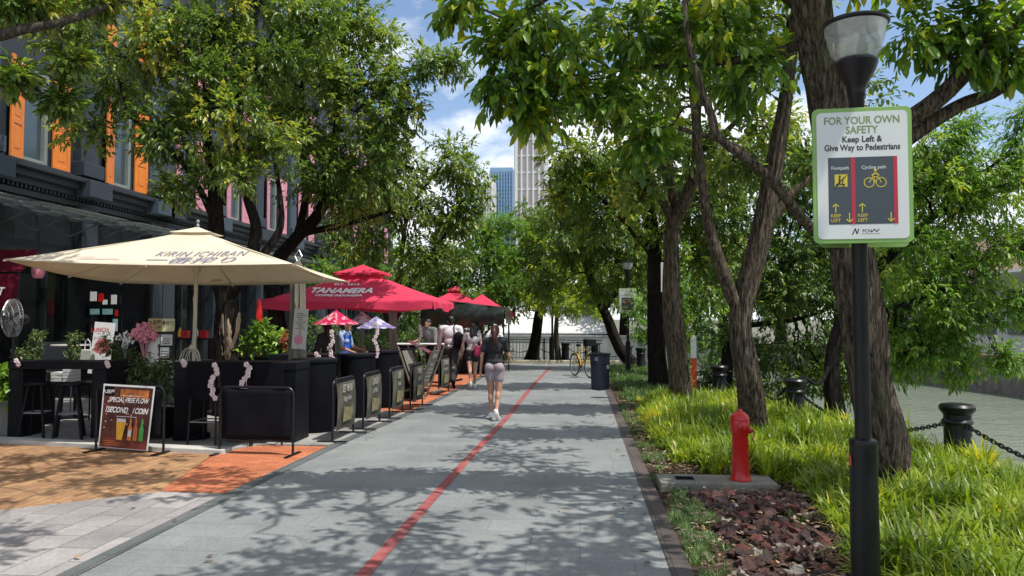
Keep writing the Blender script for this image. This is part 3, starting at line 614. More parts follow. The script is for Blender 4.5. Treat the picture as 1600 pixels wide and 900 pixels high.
t = thing('mooring_pile', 'grey mooring pile with yellow band at the far river wall', 'mooring pile', (15.55, 25.2, -1.6)); m = MB(); m.lathe([(.16, 0), (.16, 1.9), (.12, 1.98), (0, 1.98)], n=14); m.build('post', GREYM, t, smooth=True)
m = MB(); m.lathe([(.172, .55), (.175, .56), (.175, .82), (.172, .83)], n=14); m.build('band', mat('yellow_band', (0.7, 0.5, 0.03), .6), t)
# ---------------------------------------------------------------- bollards and chains
def bollard_proto():
    t = thing('bollard', 'x', 'bollard'); m = MB()
    m.lathe([(.165, 0), (.165, .06), (.14, .09), (.128, .12), (.128, .47), (.14, .485), (.15, .50), (.14, .52), (.128, .53), (.128, .575), (.15, .60), (.168, .625), (.17, .655), (.15, .68), (.08, .69), (0, .692)], n=28); m.build('post', BLK, t, smooth=True)
    return t
BL = [(5.1, 5.3, 'bollard at the river edge nearest the viewer, right of the lamp post'), (4.28, 9.06, 'squat black bollard in the grass right of the big leaning trunk, against the water'), (3.47, 12.6, 'black bollard just right of the forked tree'), (3.22, 14.5, 'black bollard partly hidden behind the forked tree trunk'),
      (2.9, 16.1, 'black bollard between the forked tree and the ivy streaked trunk'), (2.6, 19.2, 'bollard behind the tree with the red and white post'), (2.3, 22.6, 'bollard in deep shade beyond the two dark trunks'), (2.05, 25.6, 'bollard beside the farther lamp post'), (1.75, 27.6, 'last bollard before the river bend'),
      (.6, 29.9, 'rightmost black bollard along the promenade at the bend'), (-.55, 30.35, 'second bollard from the right along the promenade'), (-1.75, 30.8, 'promenade bollard between the two thin trunks'), (-3.2, 31.2, 'promenade bollard left of the dark leaning trunk'), (-4.7, 31.5, 'promenade bollard behind the tarpaulin stall'), (-6.3, 31.7, 'leftmost promenade bollard behind the terrace')]
bp = bollard_proto(); bp.scale = (1.1,) * 3; bp['group'] = 'black bollards along the river edge'; bp.location = (BL[0][0], BL[0][1], .0); bp['label'] = BL[0][2]
for i, (x, y, lb) in enumerate(BL[1:]): dup(bp, (x, y, 0), 0, lb)
CHAINW = ['nearest sagging black chain beside the bollard at right', 'sagging chain between the big trunk and the next bollard', 'short chain behind the forked tree', 'chain joining the two bollards left of the forked tree', 'chain behind the ivy streaked trunk', 'chain in the shade behind the dark trunks', 'chain near the farther lamp post', 'chain at the last riverside bollards', 'chain at the corner of the bend', 'chain between the rightmost promenade bollards', 'chain between the thin trunks at the bend', 'chain beside the dark leaning trunk', 'chain behind the tarpaulin stall', 'leftmost chain along the promenade']
for i in range(len(BL) - 1):
    a = Vector((BL[i][0], BL[i][1], .53)); b = Vector((BL[i + 1][0], BL[i + 1][1], .53)); d = b - a; a = a + d.normalized() * .13; b = b - d.normalized() * .13; d = b - a; Ln = d.length; near = i < 3; sag = .05 * Ln + .12
    f = lambda t: a.lerp(b, t) + Vector((0, 0, -sag * 4 * t * (1 - t))) - a
    m = MB()
    if near:
        nl = int(Ln * 1.15 / .062)
        for k in range(nl):
            t0 = (k + .5) / nl; p = f(t0); tg = (f(t0 + .01) - f(t0 - .01)).normalized(); sd_ = tg.cross(Vector((0, 0, 1))).normalized(); up = sd_.cross(tg)
            w_ = sd_ if k % 2 else up; m.tube([p + tg * (.042 * math.cos(q)) + w_ * (.022 * math.sin(q)) for q in [2 * math.pi * j / 10 for j in range(10)]], .0085, 5, closed=True)
    else: m.tube([f(j / 14) for j in range(15)], .017, 6)
    o = m.build('chain', BLK, None, smooth=True); o.location = a; tag(o, CHAINW[i], 'chain', 'chains hung between the bollards')
# promenade railing behind bollards
for (xa, ya, xb, yb, lb) in ((-1.2, 31.25, .9, 30.25, 'black metal railing panel at the right of the bend'), (-6.2, 32.0, -1.3, 31.3, 'black metal railing along the water at the bend'), (-11.6, 32.7, -6.3, 32.05, 'black metal railing behind the far terrace plants')):
    t = thing('railing', lb, 'railing', (xa, ya, 0), math.atan2(yb - ya, xb - xa), 'railings at the bend'); t.scale = (1, 1, .76); Ln = math.hypot(xb - xa, yb - ya); m = MB()
    for z in (.12, .98, 1.12): m.box((Ln / 2, 0, z), (Ln, .04, .035))
    m.build('rails', BLK, t); m = MB(); k = .12
    while k < Ln: m.box((k, 0, .55), (.018, .018, .84)); k += .14
    m.build('bars', BLK, t)
    for s in range(int(Ln / 1.6) + 1): m = MB(); m.box((min(Ln, s * 1.6), 0, .6), (.06, .06, 1.2)); m.build('post', BLK, t)
# ---------------------------------------------------------------- lamp posts and signs
GLOBE = clearglass('globe_glass', (0.88, 0.92, 0.9), .42, .12)
def lamp_post(label, x, y, rz=0):
    t = thing('lamp_post', label, 'lamp post', (x, y, 0), rz, 'lamp posts along the planting bed'); m = MB()
    m.lathe([(.105, 0), (.105, .03), (.08, .06), (.076, .98), (.078, 1.0), (.074, 1.02), (.05, 1.03)], n=24); m.build('sleeve', BLK, t, smooth=True)
    m = MB(); m.lathe([(.045, 1.0), (.043, 3.02), (.05, 3.03), (.05, 3.06), (.06, 3.10), (.105, 3.18), (.122, 3.23), (.117, 3.245), (0, 3.25)], n=24); m.build('pole', BLK, t, smooth=True)
    m = MB(); m.box((-.0775, -.01, .9), (.004, .03, .06)); m.build('sticker', RED, t)
    m = MB(); m.lathe([(.10, 3.245), (.135, 3.29), (.155, 3.36), (.170, 3.43), (.176, 3.455), (.171, 3.455), (.165, 3.43), (.150, 3.365), (.13, 3.298), (.097, 3.252)], n=32); m.build('globe', GLOBE, t, smooth=True)
    m = MB(); m.lathe([(.177, 3.45), (.188, 3.46), (.188, 3.472), (.17, 3.482), (.07, 3.497), (.04, 3.51), (.035, 3.53), (0, 3.535)], n=32); m.build('cap', BLK, t, smooth=True)
    m = MB(); m.lathe([(.05, 3.25), (.05, 3.28), (.035, 3.29), (.033, 3.4), (0, 3.42)], n=14); m.build('bulb', mat('frosted', (.7, .7, .66), .4), t, smooth=True)
    return t
SGREEN = mat('sign_green', (0.20, 0.36, 0.09), .45, .06, 3); SWHITE = mat('sign_white', (0.60, 0.63, 0.60), .4, .05, 2); SDARK = mat('sign_panel_dark', (0.045, 0.058, 0.07), .45, .08, 3)
SYEL = mat('sign_yellow', (0.55, 0.45, 0.03), .5, .05); SRED = mat('sign_red', (0.42, 0.02, 0.04), .5, .05); SINK = mat('sign_ink', (0.02, 0.022, 0.025), .6, .05); SLET = mat('sign_green_ink', (0.17, 0.24, 0.09), .6, .05); SPALE = mat('sign_pale_ink', (0.5, 0.55, 0.5), .6, .05)
def rrect(w, h, r, n=6):
    out = []
    for cx, cz, a0 in ((w / 2 - r, h / 2 - r, 0), (-w / 2 + r, h / 2 - r, 90), (-w / 2 + r, -h / 2 + r, 180), (w / 2 - r, -h / 2 + r, 270)):
        for k in range(n + 1): a = R(a0 + 90 * k / n); out.append((cx + r * math.cos(a), cz + r * math.sin(a)))
    return out
def ring2d(m, cx, cz, r, w, y, n=28):
    vs = []; 
    for k in range(n):
        a = 2 * math.pi * k / n
        for q in (r - w / 2, r + w / 2): vs.append((cx + q * math.cos(a), y, cz + q * math.sin(a)))
    m.add(vs, [(2 * k, 2 * k + 1, (2 * k + 3) % (2 * n), (2 * k + 2) % (2 * n)) for k in range(n)])
def disc2d(m, cx, cz, r, y, n=18, e=1.0): m.add([(cx + r * math.cos(2 * math.pi * k / n), y, cz + r * e * math.sin(2 * math.pi * k / n)) for k in range(n)], [tuple(range(n))])
def line2d(m, pts, w, y):
    for (x0, z0), (x1, z1) in zip(pts[:-1], pts[1:]):
        dx, dz = x1 - x0, z1 - z0; l = math.hypot(dx, dz); nx, nz = -dz / l * w / 2, dx / l * w / 2; ex, ez = dx / l * w * .25, dz / l * w * .25
        m.add([(x0 - nx - ex, y, z0 - nz - ez), (x1 - nx + ex, y, z1 - nz + ez), (x1 + nx + ex, y, z1 + nz + ez), (x0 + nx - ex, y, z0 + nz - ez)], [(0, 1, 2, 3)])
def safety_sign(label, x, y, z, rz, yo=-.07):
    t = thing('safety_sign', label, 'sign', (x, y, z), rz, 'path safety signs on the lamp posts'); W_, H_ = .545, .79
    m = MB(); m.xzprism(rrect(W_, H_, .035), yo - .012, yo); m.build('board', SGREEN, t, bevel=.002)
    m = MB(); m.xzprism(rrect(W_ - .048, H_ - .05, .028), yo - .0145, yo - .0125); m.build('face', SWHITE, t)
    m = MB(); m.box((0, yo + .02, .27), (.2, .03, .03)); m.box((0, yo + .02, -.27), (.2, .03, .03)); m.build('bracket', GREYM, t)
    y1 = yo - .0148; m = MB(); w_, h_ = .375, .39; zc = -.09
    m.box((0, y1, zc), (w_, .0012, h_)); m.build('path_diagram', SDARK, t)
    for cx in (-.052, .178): m = MB(); m.box((cx, y1 - .0012, zc), (.022, .001, h_)); m.build('red_band', SRED, t)
    y2 = yo - .0152; m = MB()
    put_text(m, 'FOR YOUR OWN', .062, front(0, y2, .318), off=.0012, wx=.86); put_text(m, 'SAFETY', .062, front(0, y2, .262), off=.0012, wx=.86); m.build('lettering', SLET, t)
    m = MB(); put_text(m, 'Keep Left &', .050, front(0, y2, .208), off=.0014, wx=.9); put_text(m, 'Give Way to Pedestrians', .050, front(0, y2, .160), off=.0014, wx=.82)
    put_text(m, 'PCN', .026, front(.02, y2, -.325), off=.0002); line2d(m, [(-.06, -.345), (-.045, -.31), (-.035, -.34), (-.025, -.312)], .006, y2)
    line2d(m, [(.045, -.33), (.06, -.315), (.072, -.33), (.085, -.315)], .005, y2); line2d(m, [(-.01, -.341), (.09, -.341)], .002, y2); m.build('lettering', SINK, t)
    y2 = y1 - .0016; m = MB(); put_text(m, 'Footpath', .027, front(-.122, y2, .043), off=.0004); m.build('lettering', SPALE, t); m = MB(); put_text(m, 'Cycling path', .027, front(.062, y2, .043), off=.0004); m.build('lettering', SPALE, t)
    y3 = y1 - .0018; m = MB(); m.box((-.118, y1 - .0011, -.03), (.07, .0009, .072)); m.build('scooter_tile', SYEL, t); m = MB()
    ring2d(m, .035, -.045, .027, .005, y3); ring2d(m, .10, -.045, .027, .005, y3); line2d(m, [(.035, -.045), (.055, -.012), (.085, -.012), (.10, -.045)], .005, y3); line2d(m, [(.06, -.012), (.067, -.045), (.087, -.012)], .005, y3)
    line2d(m, [(.052, -.005), (.068, .012), (.088, -.004)], .008, y3); disc2d(m, .070, .026, .0085, y3); m.build('cyclist_mark', SYEL, t)
    for cx, up in ((-.15, 1), (-.075, -1), (-.005, 1), (.15, -1)):
        m = MB()
        z0, z1 = (-.215, -.165) if up > 0 else (-.22, -.272); line2d(m, [(cx, z0), (cx, z1)], .006, y3); line2d(m, [(cx - .016, z1 - up * .016), (cx, z1), (cx + .016, z1 - up * .016)], .006, y3); m.build('arrow', SYEL, t)
    m = MB()
    for cx in (-.15, -.003): put_text(m, 'KEEP', .026, front(cx, y3, -.235), off=.0003); put_text(m, 'LEFT', .026, front(cx, y3, -.262), off=.0003)
    m.build('lettering', SYEL, t)
    m = MB(); y4 = y3 - .0018; line2d(m, [(-.145, -.052), (-.1, -.052)], .006, y4); line2d(m, [(-.112, -.052), (-.105, -.012)], .005, y4); disc2d(m, -.14, -.058, .006, y4); disc2d(m, -.103, -.058, .006, y4); disc2d(m, -.125, -.005, .006, y4); line2d(m, [(-.125, -.015), (-.127, -.048)], .008, y4); line2d(m, [(-.15, -.062), (-.088, .0)], .004, y4)
    m.build('scooter_mark', SINK, t); return t
lamp_post('tall black lamp post with clear glass bowl lamp in the right foreground', gx(1345, 4.58), 4.58)
safety_sign('large white path rules sign with green rim on the nearest lamp post', gx(1345, 4.58), 4.58, 2.55, R(-4))
m = MB(); m.xzprism(rrect(.52, .77, .035), .0, .012); o = m.build('back_sign', SGREEN, None); o.location = (gx(1352, 4.65), 4.65, 2.53); tag(o, 'second green sign board mounted behind the near path rules sign', 'sign')
lamp_post('black lamp post hidden between the two middle tree trunks', gx(1050, 15.8), 15.8)
t = thing('narrow_sign', 'narrow upright white sign with dark marks beside the ivy streaked trunk', 'sign', at(1037, 433, 15.4)); m = MB(); m.xzprism(rrect(.11, .6, .015), -.01, .01); m.build('board', SWHITE, t); m = MB(); [disc2d(m, 0, z_, .014 + .006 * (k_i % 2), -.012) for k_i, z_ in enumerate((.17, .06, -.04, -.1, -.16))]; m.build('marks', SINK, t)
lamp_post('small distant lamp post with a sign in the shade behind the litter bin', gx(981, 23.6), 23.6)
safety_sign('small distant white path sign on the farther lamp post', gx(981, 23.6), 23.6, 2.27, R(-6))
lamp_post('farthest slim lamp post beside the bend in front of the pavilion', -1.05, 29.6)
# ---------------------------------------------------------------- fire hydrant and slab
SLABM = mat('slab_concrete', (0.19, 0.18, 0.15), .9, .35, 5, .6, 30)
t = thing('concrete_slab', 'low weathered concrete slab under the red hydrant', 'slab', (1.36, 7.83, .0)); m = MB(); m.box((0, 0, .055), (1.14, .42, .11)); m.build('block', SLABM, t, bevel=.015)
m = MB(); m.box((-.31, -.03, .113), (.2, .16, .006)); m.build('cover_plate', GREYM, t); m = MB()
for i in range(7): m.box((-.31, -.1 + i * .0235, .118), (.18, .008, .004))
m.build('grating', BLKM, t)
t = thing('fire_hydrant', 'glossy red pillar fire hydrant with side outlet and chain', 'fire hydrant', (1.60, 7.79, .11)); t.scale = (.9, .9, 1)
m = MB(); m.lathe([(.115, 0), (.118, .012), (.112, .02), (.105, .035), (.098, .065), (.094, .1), (.088, .44), (.094, .45), (.096, .47), (.104, .50), (.108, .57), (.102, .595), (.106, .602), (.104, .618), (.09, .645), (.06, .672), (.032, .682), (.028, .70), (.016, .706), (0, .706)], n=28); m.build('body', RED, t, smooth=True)
m = MB()
for k in range(8): a = k * math.pi / 4; m.cyl((.1 * math.cos(a), .1 * math.sin(a), .01), (.1 * math.cos(a), .1 * math.sin(a), .033), .01, n=6)
m.build('bolts', RED, t)
def outlet(az, z, nm, r=.042):
    M = Euler((R(90), 0, R(az))).to_matrix(); o_ = M @ Vector((0, 0, 0)); m = MB(); m.lathe([(r * .8, .06), (r * .85, .085), (r * 1.08, .088), (r * 1.12, .1), (r * 1.12, .118), (r * .9, .128), (r * .35, .132), (r * .35, .155), (0, .156)], (0, 0, z), 20, M); return m.build(nm, RED, t, smooth=True)
outlet(6, .54, 'outlet', .05); outlet(62, .50, 'outlet', .028)
m = MB()
for k in range(9):
    p = Vector((.125 + .012 * math.sin(k * .7), -.05 + .004 * k, .50 - .02 * k)); m.tube([p + Vector((.008 * math.cos(q), .003, .013 * math.sin(q))) if k % 2 else p + Vector((.003, .008 * math.cos(q), .013 * math.sin(q))) for q in [j * .785 for j in range(8)]], .003, 5, closed=True)
m.build('chain', RED, t, smooth=True)
# ---------------------------------------------------------------- litter bin, bicycle, red and white post
NAVY = mat('bin_navy', (0.018, 0.024, 0.045), .45, .2, 5, .15)
t = thing('litter_bin', 'dark navy cylindrical litter bin at the edge of the grey path', 'litter bin', (.5, 18.5, .012)); m = MB(); m.lathe([(.21, 0), (.215, .02), (.235, .62), (.25, .625), (.25, .645), (.237, .65), (.24, .83), (.225, .85), (.205, .855), (.2, .8), (0, .8)], n=32); m.build('drum', NAVY, t, smooth=True)
m = MB(); m.lathe([(.245, .83), (.262, .84), (.262, .865), (.245, .875), (.17, .878), (.165, .86)], n=32); m.build('rim', BLK, t, smooth=True)
m = MB(); m.xzprism(rrect(.15, .1, .04), -.242, -.235); o = m.build('flap', GREYM, t); o.location = (-.06, .01, .74)
m = MB(); m.xzprism(rrect(.07, .09, .02), -.245, -.238); o = m.build('label', PAPER, t); o.rotation_euler = (0, 0, R(48)); o.location = (0, 0, .55)
def bicycle(label, x, y, rz, fm):
    t = thing('bicycle', label, 'bicycle', (x, y, .012), rz)
    for yy in (-.5, .5):
        m = MB(); m.tube([(0, yy + .32 * math.cos(q), .335 + .32 * math.sin(q)) for q in [2 * math.pi * k / 32 for k in range(32)]], .018, 8, closed=True); wv = m.build('wheel', BLKM, t, smooth=True)
        m = MB(); m.tube([(0, yy + .295 * math.cos(q), .335 + .295 * math.sin(q)) for q in [2 * math.pi * k / 32 for k in range(32)]], .008, 6, closed=True)
        for k in range(14): q = k * .4488; m.cyl((0, yy, .335), (0, yy + .29 * math.cos(q), .335 + .29 * math.sin(q)), .002, n=3)
        m.cyl((-.04, yy, .335), (.04, yy, .335), .02, n=10); m.build('rim', STEEL, wv)
        m = MB(); m.tube([(0, yy + .35 * math.cos(q), .335 + .35 * math.sin(q)) for q in [R(20 + 10 * k) for k in range(15)]], .012, 5); m.build('mudguard', fm, t)
    m = MB(); bb = (0, -.08, .30); st = (0, -.22, .78); hd = (0, .34, .82); hb = (0, .38, .68); rr_ = (0, -.5, .335)
    for a, b, r in ((bb, st, .019), (bb, hb, .024), (st, hd, .018), (hb, hd, .02), (bb, rr_, .011), (st, rr_, .011), (hb, (0, .5, .335), .014), (hd, (0, .32, .98), .014), (st, (0, -.25, .9), .014)): m.cyl(a, b, r, n=8)
    m.build('frame', fm, t, smooth=True)
    m = MB(); m.ball((0, -.25, .92), (.07, .13, .04), 10, 6); m.build('saddle', BLKM, t, smooth=True)
    m = MB(); m.tube([(-.3, .24, 1.02), (-.24, .3, 1.03), (0, .33, .98), (.24, .3, 1.03), (.3, .24, 1.02)], .013, 6); m.build('handlebar', BLK, t, smooth=True)
    m = MB(); m.box((0, .5, .93), (.3, .22, .02)); 
    for s in (-1, 1): m.box((s * .15, .5, 1.02), (.012, .22, .18)); m.box((0, .5 + s * .11, 1.02), (.3, .012, .18))
    m.build('basket', BLK, t)
    m = MB(); m.ball((0, -.08, .30), (.03, .05, .05), 10, 6); m.cyl((.08, -.08, .3), (.08, .06, .2), .01, n=6); m.cyl((-.08, -.08, .3), (-.08, -.22, .4), .01, n=6); m.build('crank', BLK, t)
    return t
YEL = mat('bike_yellow', (0.6, 0.38, 0.02), .4, .08)
bicycle('yellow shared bicycle parked behind the navy litter bin', .08, 22.4, R(206), YEL)
t = thing('lifebuoy_post', 'slender white and orange post behind the ivy streaked trunk', 'post', (gx(1083, 17.2), 17.2, 0)); m = MB(); m.box((0, 0, .42), (.13, .05, .84)); m.build('lower_panel', mat('orange_red_panel', (0.62, 0.07, 0.02), .5, .1), t, bevel=.008)
m = MB(); m.box((0, 0, 1.09), (.13, .05, .5)); m.build('upper_panel', WHITE, t, bevel=.008)
# ---------------------------------------------------------------- umbrellas
def canopy(m, cor, apex, cut, sag, n=8, vn=10, u0=0.0, skirt=0.0, scal=0.0, out=.0):
    """pyramid canopy over polygon cor: each face subdivided with a slight sag"""
    k = len(cor)
    for i in range(k):
        a, b = Vector(cor[i]), Vector(cor[(i + 1) % k]); vs = []
        for r_ in range(vn + 1):
            v = cut * r_ / vn
            for c_ in range(n + 1): vs.append(can_pt(a, b, apex, c_ / n, v, sag))
        fs = [(r_ * (n + 1) + c_, r_ * (n + 1) + c_ + 1, (r_ + 1) * (n + 1) + c_ + 1, (r_ + 1) * (n + 1) + c_) for r_ in range(vn) for c_ in range(n)]
        m.add(vs, fs)
        if skirt:
            N = 24; vs = []; nrm = ((b - a).cross(Vector((0, 0, 1)))).normalized()
            for r_ in range(5):
                for c_ in range(N + 1):
                    u = c_ / N; p = a.lerp(b, u); p.z -= sag * .9 * math.sin(math.pi * u); f = r_ / 4
                    fold = math.sin(u * 21 + i) * .022 * f + math.sin(u * 47) * .008 * f; p = p + nrm * (fold + out * f); p.z -= skirt * f * (1 + scal * math.sin(u * 9 + i * 2)); vs.append(p)
            m.add(vs, [(r_ * (N + 1) + c_, r_ * (N + 1) + c_ + 1, (r_ + 1) * (N + 1) + c_ + 1, (r_ + 1) * (N + 1) + c_) for r_ in range(4) for c_ in range(N)])
    return m
def can_pt(a, b, apex, u, v, sag):
    p = a.lerp(b, u).lerp(Vector(apex), v); p.z -= sag * math.sin(math.pi * u) * (1 - v) * .9 + sag * .8 * math.sin(math.pi * v) ; return p
CREAM = cloth('cream_canvas', (0.72, 0.645, 0.50), .22); CRIMS = cloth('crimson_canvas', (0.68, 0.055, 0.115), .25, .1); POLEC = mat('cream_pole', (0.5, 0.45, 0.34), .5, .1, 5, .1); PRINTG = mat('grey_print', (0.20, 0.19, 0.25), .8, .15, 20)
cor = [at(5, 405, 9.1), at(459, 412, 9.1), at(545, 440, 11.6), at(188, 442, 11.6)]; apx = at(309, 358, 10.35); base = Vector((apx.x - .04, 10.35, .03))
t = thing('patio_umbrella', 'big cream square parasol with grey lettering over the front bar counter', 'umbrella', base); cl = [c - base for c in cor]; ap = apx - base
m = MB(); canopy(m, cl, ap, .93, .05); cn = m.build('canopy', CREAM, t, smooth=True, fix=True, ang=60)
so_ = cn.modifiers.new('solid', 'SOLIDIFY'); so_.thickness = .004
m = MB(); vc = [ap + (c - ap) * .16 + Vector((0, 0, .03)) for c in cl]; canopy(m, vc, ap + Vector((0, 0, .035)), 1, .01, 4, 4); m.build('vent', CREAM, t, smooth=True)
m = MB(); m.lathe([(.02, 0), (.028, .02), (.012, .05), (.03, .08), (.02, .1), (0, .11)], ap + Vector((0, 0, .03)), 12); m.build('finial', GREYM, t, smooth=True)
m = MB(); m.cyl((0, 0, 0), (ap.x, ap.y, ap.z - .02), .028, n=14); m.build('pole', POLEC, t, smooth=True)
hub = Vector((ap.x, ap.y, ap.z - .55)); m = MB()
for i in range(4):
    a, b = cl[i], cl[(i + 1) % 4]
    for q in (a, (a + b) / 2 - Vector((0, 0, .05))): m.cyl(ap + Vector((0, 0, -.05)), q + Vector((0, 0, -.02)), .011, n=6); m.cyl(hub, ap.lerp(q, .5) + Vector((0, 0, -.06)), .014, n=6)
m.build('ribs', POLEC, t, smooth=True)
m = MB(); m.lathe([(.05, -.06), (.055, 0), (.05, .05)], hub, 14); m.build('hub', POLEC, t, smooth=True)
m = MB()
for k in range(5):
    pts = [Vector((.03 * math.cos(k), -.035, 1.28)) + Vector(((.10 + .014 * k) * math.sin(q), -.01 * k, -(.22 + .02 * k) * (1 - math.cos(q)))) for q in [2 * math.pi * j / 18 for j in range(18)]]; m.tube(pts, .006, 5, closed=True)
m.ball((0, -.01, 1.27), (.055, .05, .06), 10, 8); m.tube([(0, -.04, 1.27), (.03, -.03, 1.7), (0, -.02, 2.0)], .006, 5); m.tube([(-.02, -.04, 1.27), (-.06, -.03, .9), (-.12, -.03, .5)], .006, 5)
m.build('rope', POLEC, t, smooth=True)
m = MB(); m.lathe([(.25, 0), (.25, .06), (.06, .08), (.04, .3), (.035, .3)], n=20); m.build('base', BLKM, t, smooth=True)
m = MB(); m.lathe([(.085, 0), (.09, .012), (.0, .02)], (.42, -.2, 2.22), 18, Euler((R(200), 0, 0)).to_matrix()); m.build('heater_disc', POLEC, t)
def can_text(parts, s, size, a, b, ap, uc, vc_, sag, name, m_, lift=.012, **kw):
    vs, fs = text_me(s, size, **kw); W_ = (b - a).length; mid = a.lerp(b, .5); Hs = (ap - mid).length; nrm = (b - a).cross(ap - a).normalized()
    if nrm.z < 0: nrm = -nrm
    out = []
    for x, y, z in vs:
        v = vc_ + y / Hs; u = .5 + (uc - .5 + x / W_) / max(.05, (1 - v)); out.append(can_pt(a, b, ap, u, v, sag) + nrm * lift)
    parts.add(out, fs); return parts
m = MB(); can_text(m, 'KIRIN ICHIBAN', .165, cl[0], cl[1], ap, .635, .33, .05, '', None, off=.0, spacing=1.12, wy=1.7); m.build('lettering', PRINTG, t)
m = MB(); can_text(m, '一番搾り', .24, cl[0], cl[1], ap, .635, .13, .05, '', None, off=.002, wx=1.3, wy=1.15, spacing=1.05); m.build('lettering', PRINTG, t)
# faded emblem: stylised running creature reduced to sweeping strokes
m = MB()
for s_ in ([(.18, .13), (.22, .15), (.27, .14), (.33, .16)], [(.2, .10), (.25, .11), (.31, .12), (.36, .13)], [(.17, .17), (.2, .18), (.24, .17)]):
    for (u0, v0), (u1, v1) in zip(s_[:-1], s_[1:]):
        q = [can_pt(cl[0], cl[1], ap, u0, v0, .05), can_pt(cl[0], cl[1], ap, u1, v1, .05), can_pt(cl[0], cl[1], ap, u1, v1 + .018, .05), can_pt(cl[0], cl[1], ap, u0, v0 + .012, .05)]; m.add([p + Vector((0, -.004, .012)) for p in q], [(0, 1, 2, 3)])
m.build('emblem', mat('faint_print', (0.45, 0.38, 0.36), .8), t)
# crimson parasol
def big_parasol(label, cx, cy, zE, zA, Wx, Wy, text=True, cap=True, group='crimson parasols', pole=WOODG, posx=0.0, m_=None):
    m_ = m_ or CRIMS; t = thing('patio_umbrella', label, 'umbrella', (cx, cy, .03), 0, group); c = [Vector((sx * Wx / 2, sy * Wy / 2, zE)) for sx, sy in ((-1, -1), (1, -1), (1, 1), (-1, 1))]; ap = Vector((0, 0, zA))
    m = MB(); canopy(m, c, ap, .80 if cap else .98, .05, skirt=.16, scal=.25, out=.02); m.build('canopy', m_, t, smooth=True, ang=60)
    if cap:
        vc = [Vector((p.x * .3, p.y * .3, zE + (zA - zE) * .80 + .05)) for p in c]; m = MB(); canopy(m, vc, Vector((0, 0, zA + .10)), 1, .015, skirt=.05, n=6, vn=5); m.build('vent', m_, t, smooth=True, ang=60)
    m = MB(); m.cyl((0, 0, 0), (0, 0, zA - .04), .032, n=12); m.build('pole', pole, t, smooth=True)
    m = MB()
    for q in c + [(c[i] + c[(i + 1) % 4]) / 2 - Vector((0, 0, .04)) for i in range(4)]: m.cyl(ap + Vector((0, 0, -.12)), q + Vector((0, 0, -.03)), .012, n=6); m.cyl((0, 0, zA - .7), ap.lerp(q, .5) + Vector((0, 0, -.07)), .012, n=6)
    m.build('ribs', WOODG, t)
    m = MB(); m.box((0, 0, .05), (.6, .6, .1)); m.build('base', BLKM, t, bevel=.01)
    if text:
        m = MB(); can_text(m, 'TANAMERA', .25, c[0], c[1], ap, .44, .35, .05, '', None, off=.012, wx=1.02, wy=1.25, shear=.15, spacing=1.05, lift=.02); can_text(m, 'COFFEE INDONESIA', .105, c[0], c[1], ap, .44, .20, .05, '', None, off=.004, wx=1.05, wy=1.3, spacing=1.05, lift=.02); can_text(m, 'EST. 2013', .09, c[0], c[1], ap, .45, .545, .05, '', None, off=.004, wx=1.2, wy=1.3, spacing=1.3, lift=.02)
        m.build('lettering', WHITE, t)
    return t
big_parasol('large crimson parasol with white lettering and a vented cap', -4.93, 16.9, 2.08, 2.83, 3.75, 2.6)
big_parasol('farther crimson parasol behind the black tarpaulin stall', at(752, 480, 25).x, 25.2, 1.92, 2.52, 1.9, 2.0, False, False)
big_parasol('small crimson parasol top poking out left of the far parasol', at(712, 480, 27.5).x, 27.5, 2.3, 2.8, 1.7, 1.8, False, True)
def post(label, name, p, h, w_, m_, cat, **kw):
    m = MB(); m.box((0, 0, h / 2), (w_, w_, h)); m.box((0, 0, .04), (w_ + .1, w_ + .1, .08)); o = m.build(name, m_, None, bevel=.01); o.location = p; return tag(o, label, cat)
post('thick weathered wooden post under the right side of the crimson parasol', 'wooden_post', (gx(614, 16), 16.0, .03), 2.15, .15, WOODG, 'post')
# closed grey parasol bundle with menu poster
t = thing('closed_umbrella', 'folded grey brown parasol tied upright behind the bar chairs', 'umbrella', (gx(465, 11.8), 11.8, .03)); m = MB(); P = [(0, 0, .78), (0, 0, 1.1), (0, 0, 1.5), (0, 0, 1.9), (0, 0, 2.3), (0, 0, 2.5), (0, 0, 2.62)]
vs = []; n_ = 40
for (x, y, z), r in zip(P, (.12, .135, .125, .115, .11, .085, .03)):
    for k in range(n_): a = 2 * math.pi * k / n_; q = r * (1 + .16 * math.sin(8 * a + z) + .06 * math.sin(19 * a)); vs.append((q * math.cos(a), q * math.sin(a), z))
m.add(vs, [(i * n_ + k, i * n_ + (k + 1) % n_, (i + 1) * n_ + (k + 1) % n_, (i + 1) * n_ + k) for i in range(6) for k in range(n_)]); m.build('canopy', cloth('grey_canvas', (0.20, 0.185, 0.15), .05, .25), t, smooth=True, ang=70)
m = MB(); m.cyl((0, 0, 0), (0, 0, 2.7), .025, n=10); m.build('pole', GREYM, t); m = MB(); m.lathe([(.26, 0), (.26, .07), (.05, .1)], n=18); m.build('base', BLKM, t)
m = MB(); m.tube([(.0, -.02, 2.6), (-.06, 0, 2.7), (0, .02, 2.8), (.06, 0, 2.7), (.0, -.02, 2.6)], .012, 6); m.build('finial', STEEL, t)
t = thing('menu_poster', 'white menu poster hanging on the folded grey parasol', 'poster', (gx(469, 11.6), 11.6, 1.56)); m = MB(); m.box((0, 0, 0), (.23, .006, .64), (0, R(4), 0)); m.build('sheet', PAPER, t); m = MB()
for k in range(9): m.box((.01 + .015 * math.sin(k * 2), -.005, .24 - k * .03), (.12 + .05 * math.sin(k * 1.7), .002, .008), (0, R(4), 0))
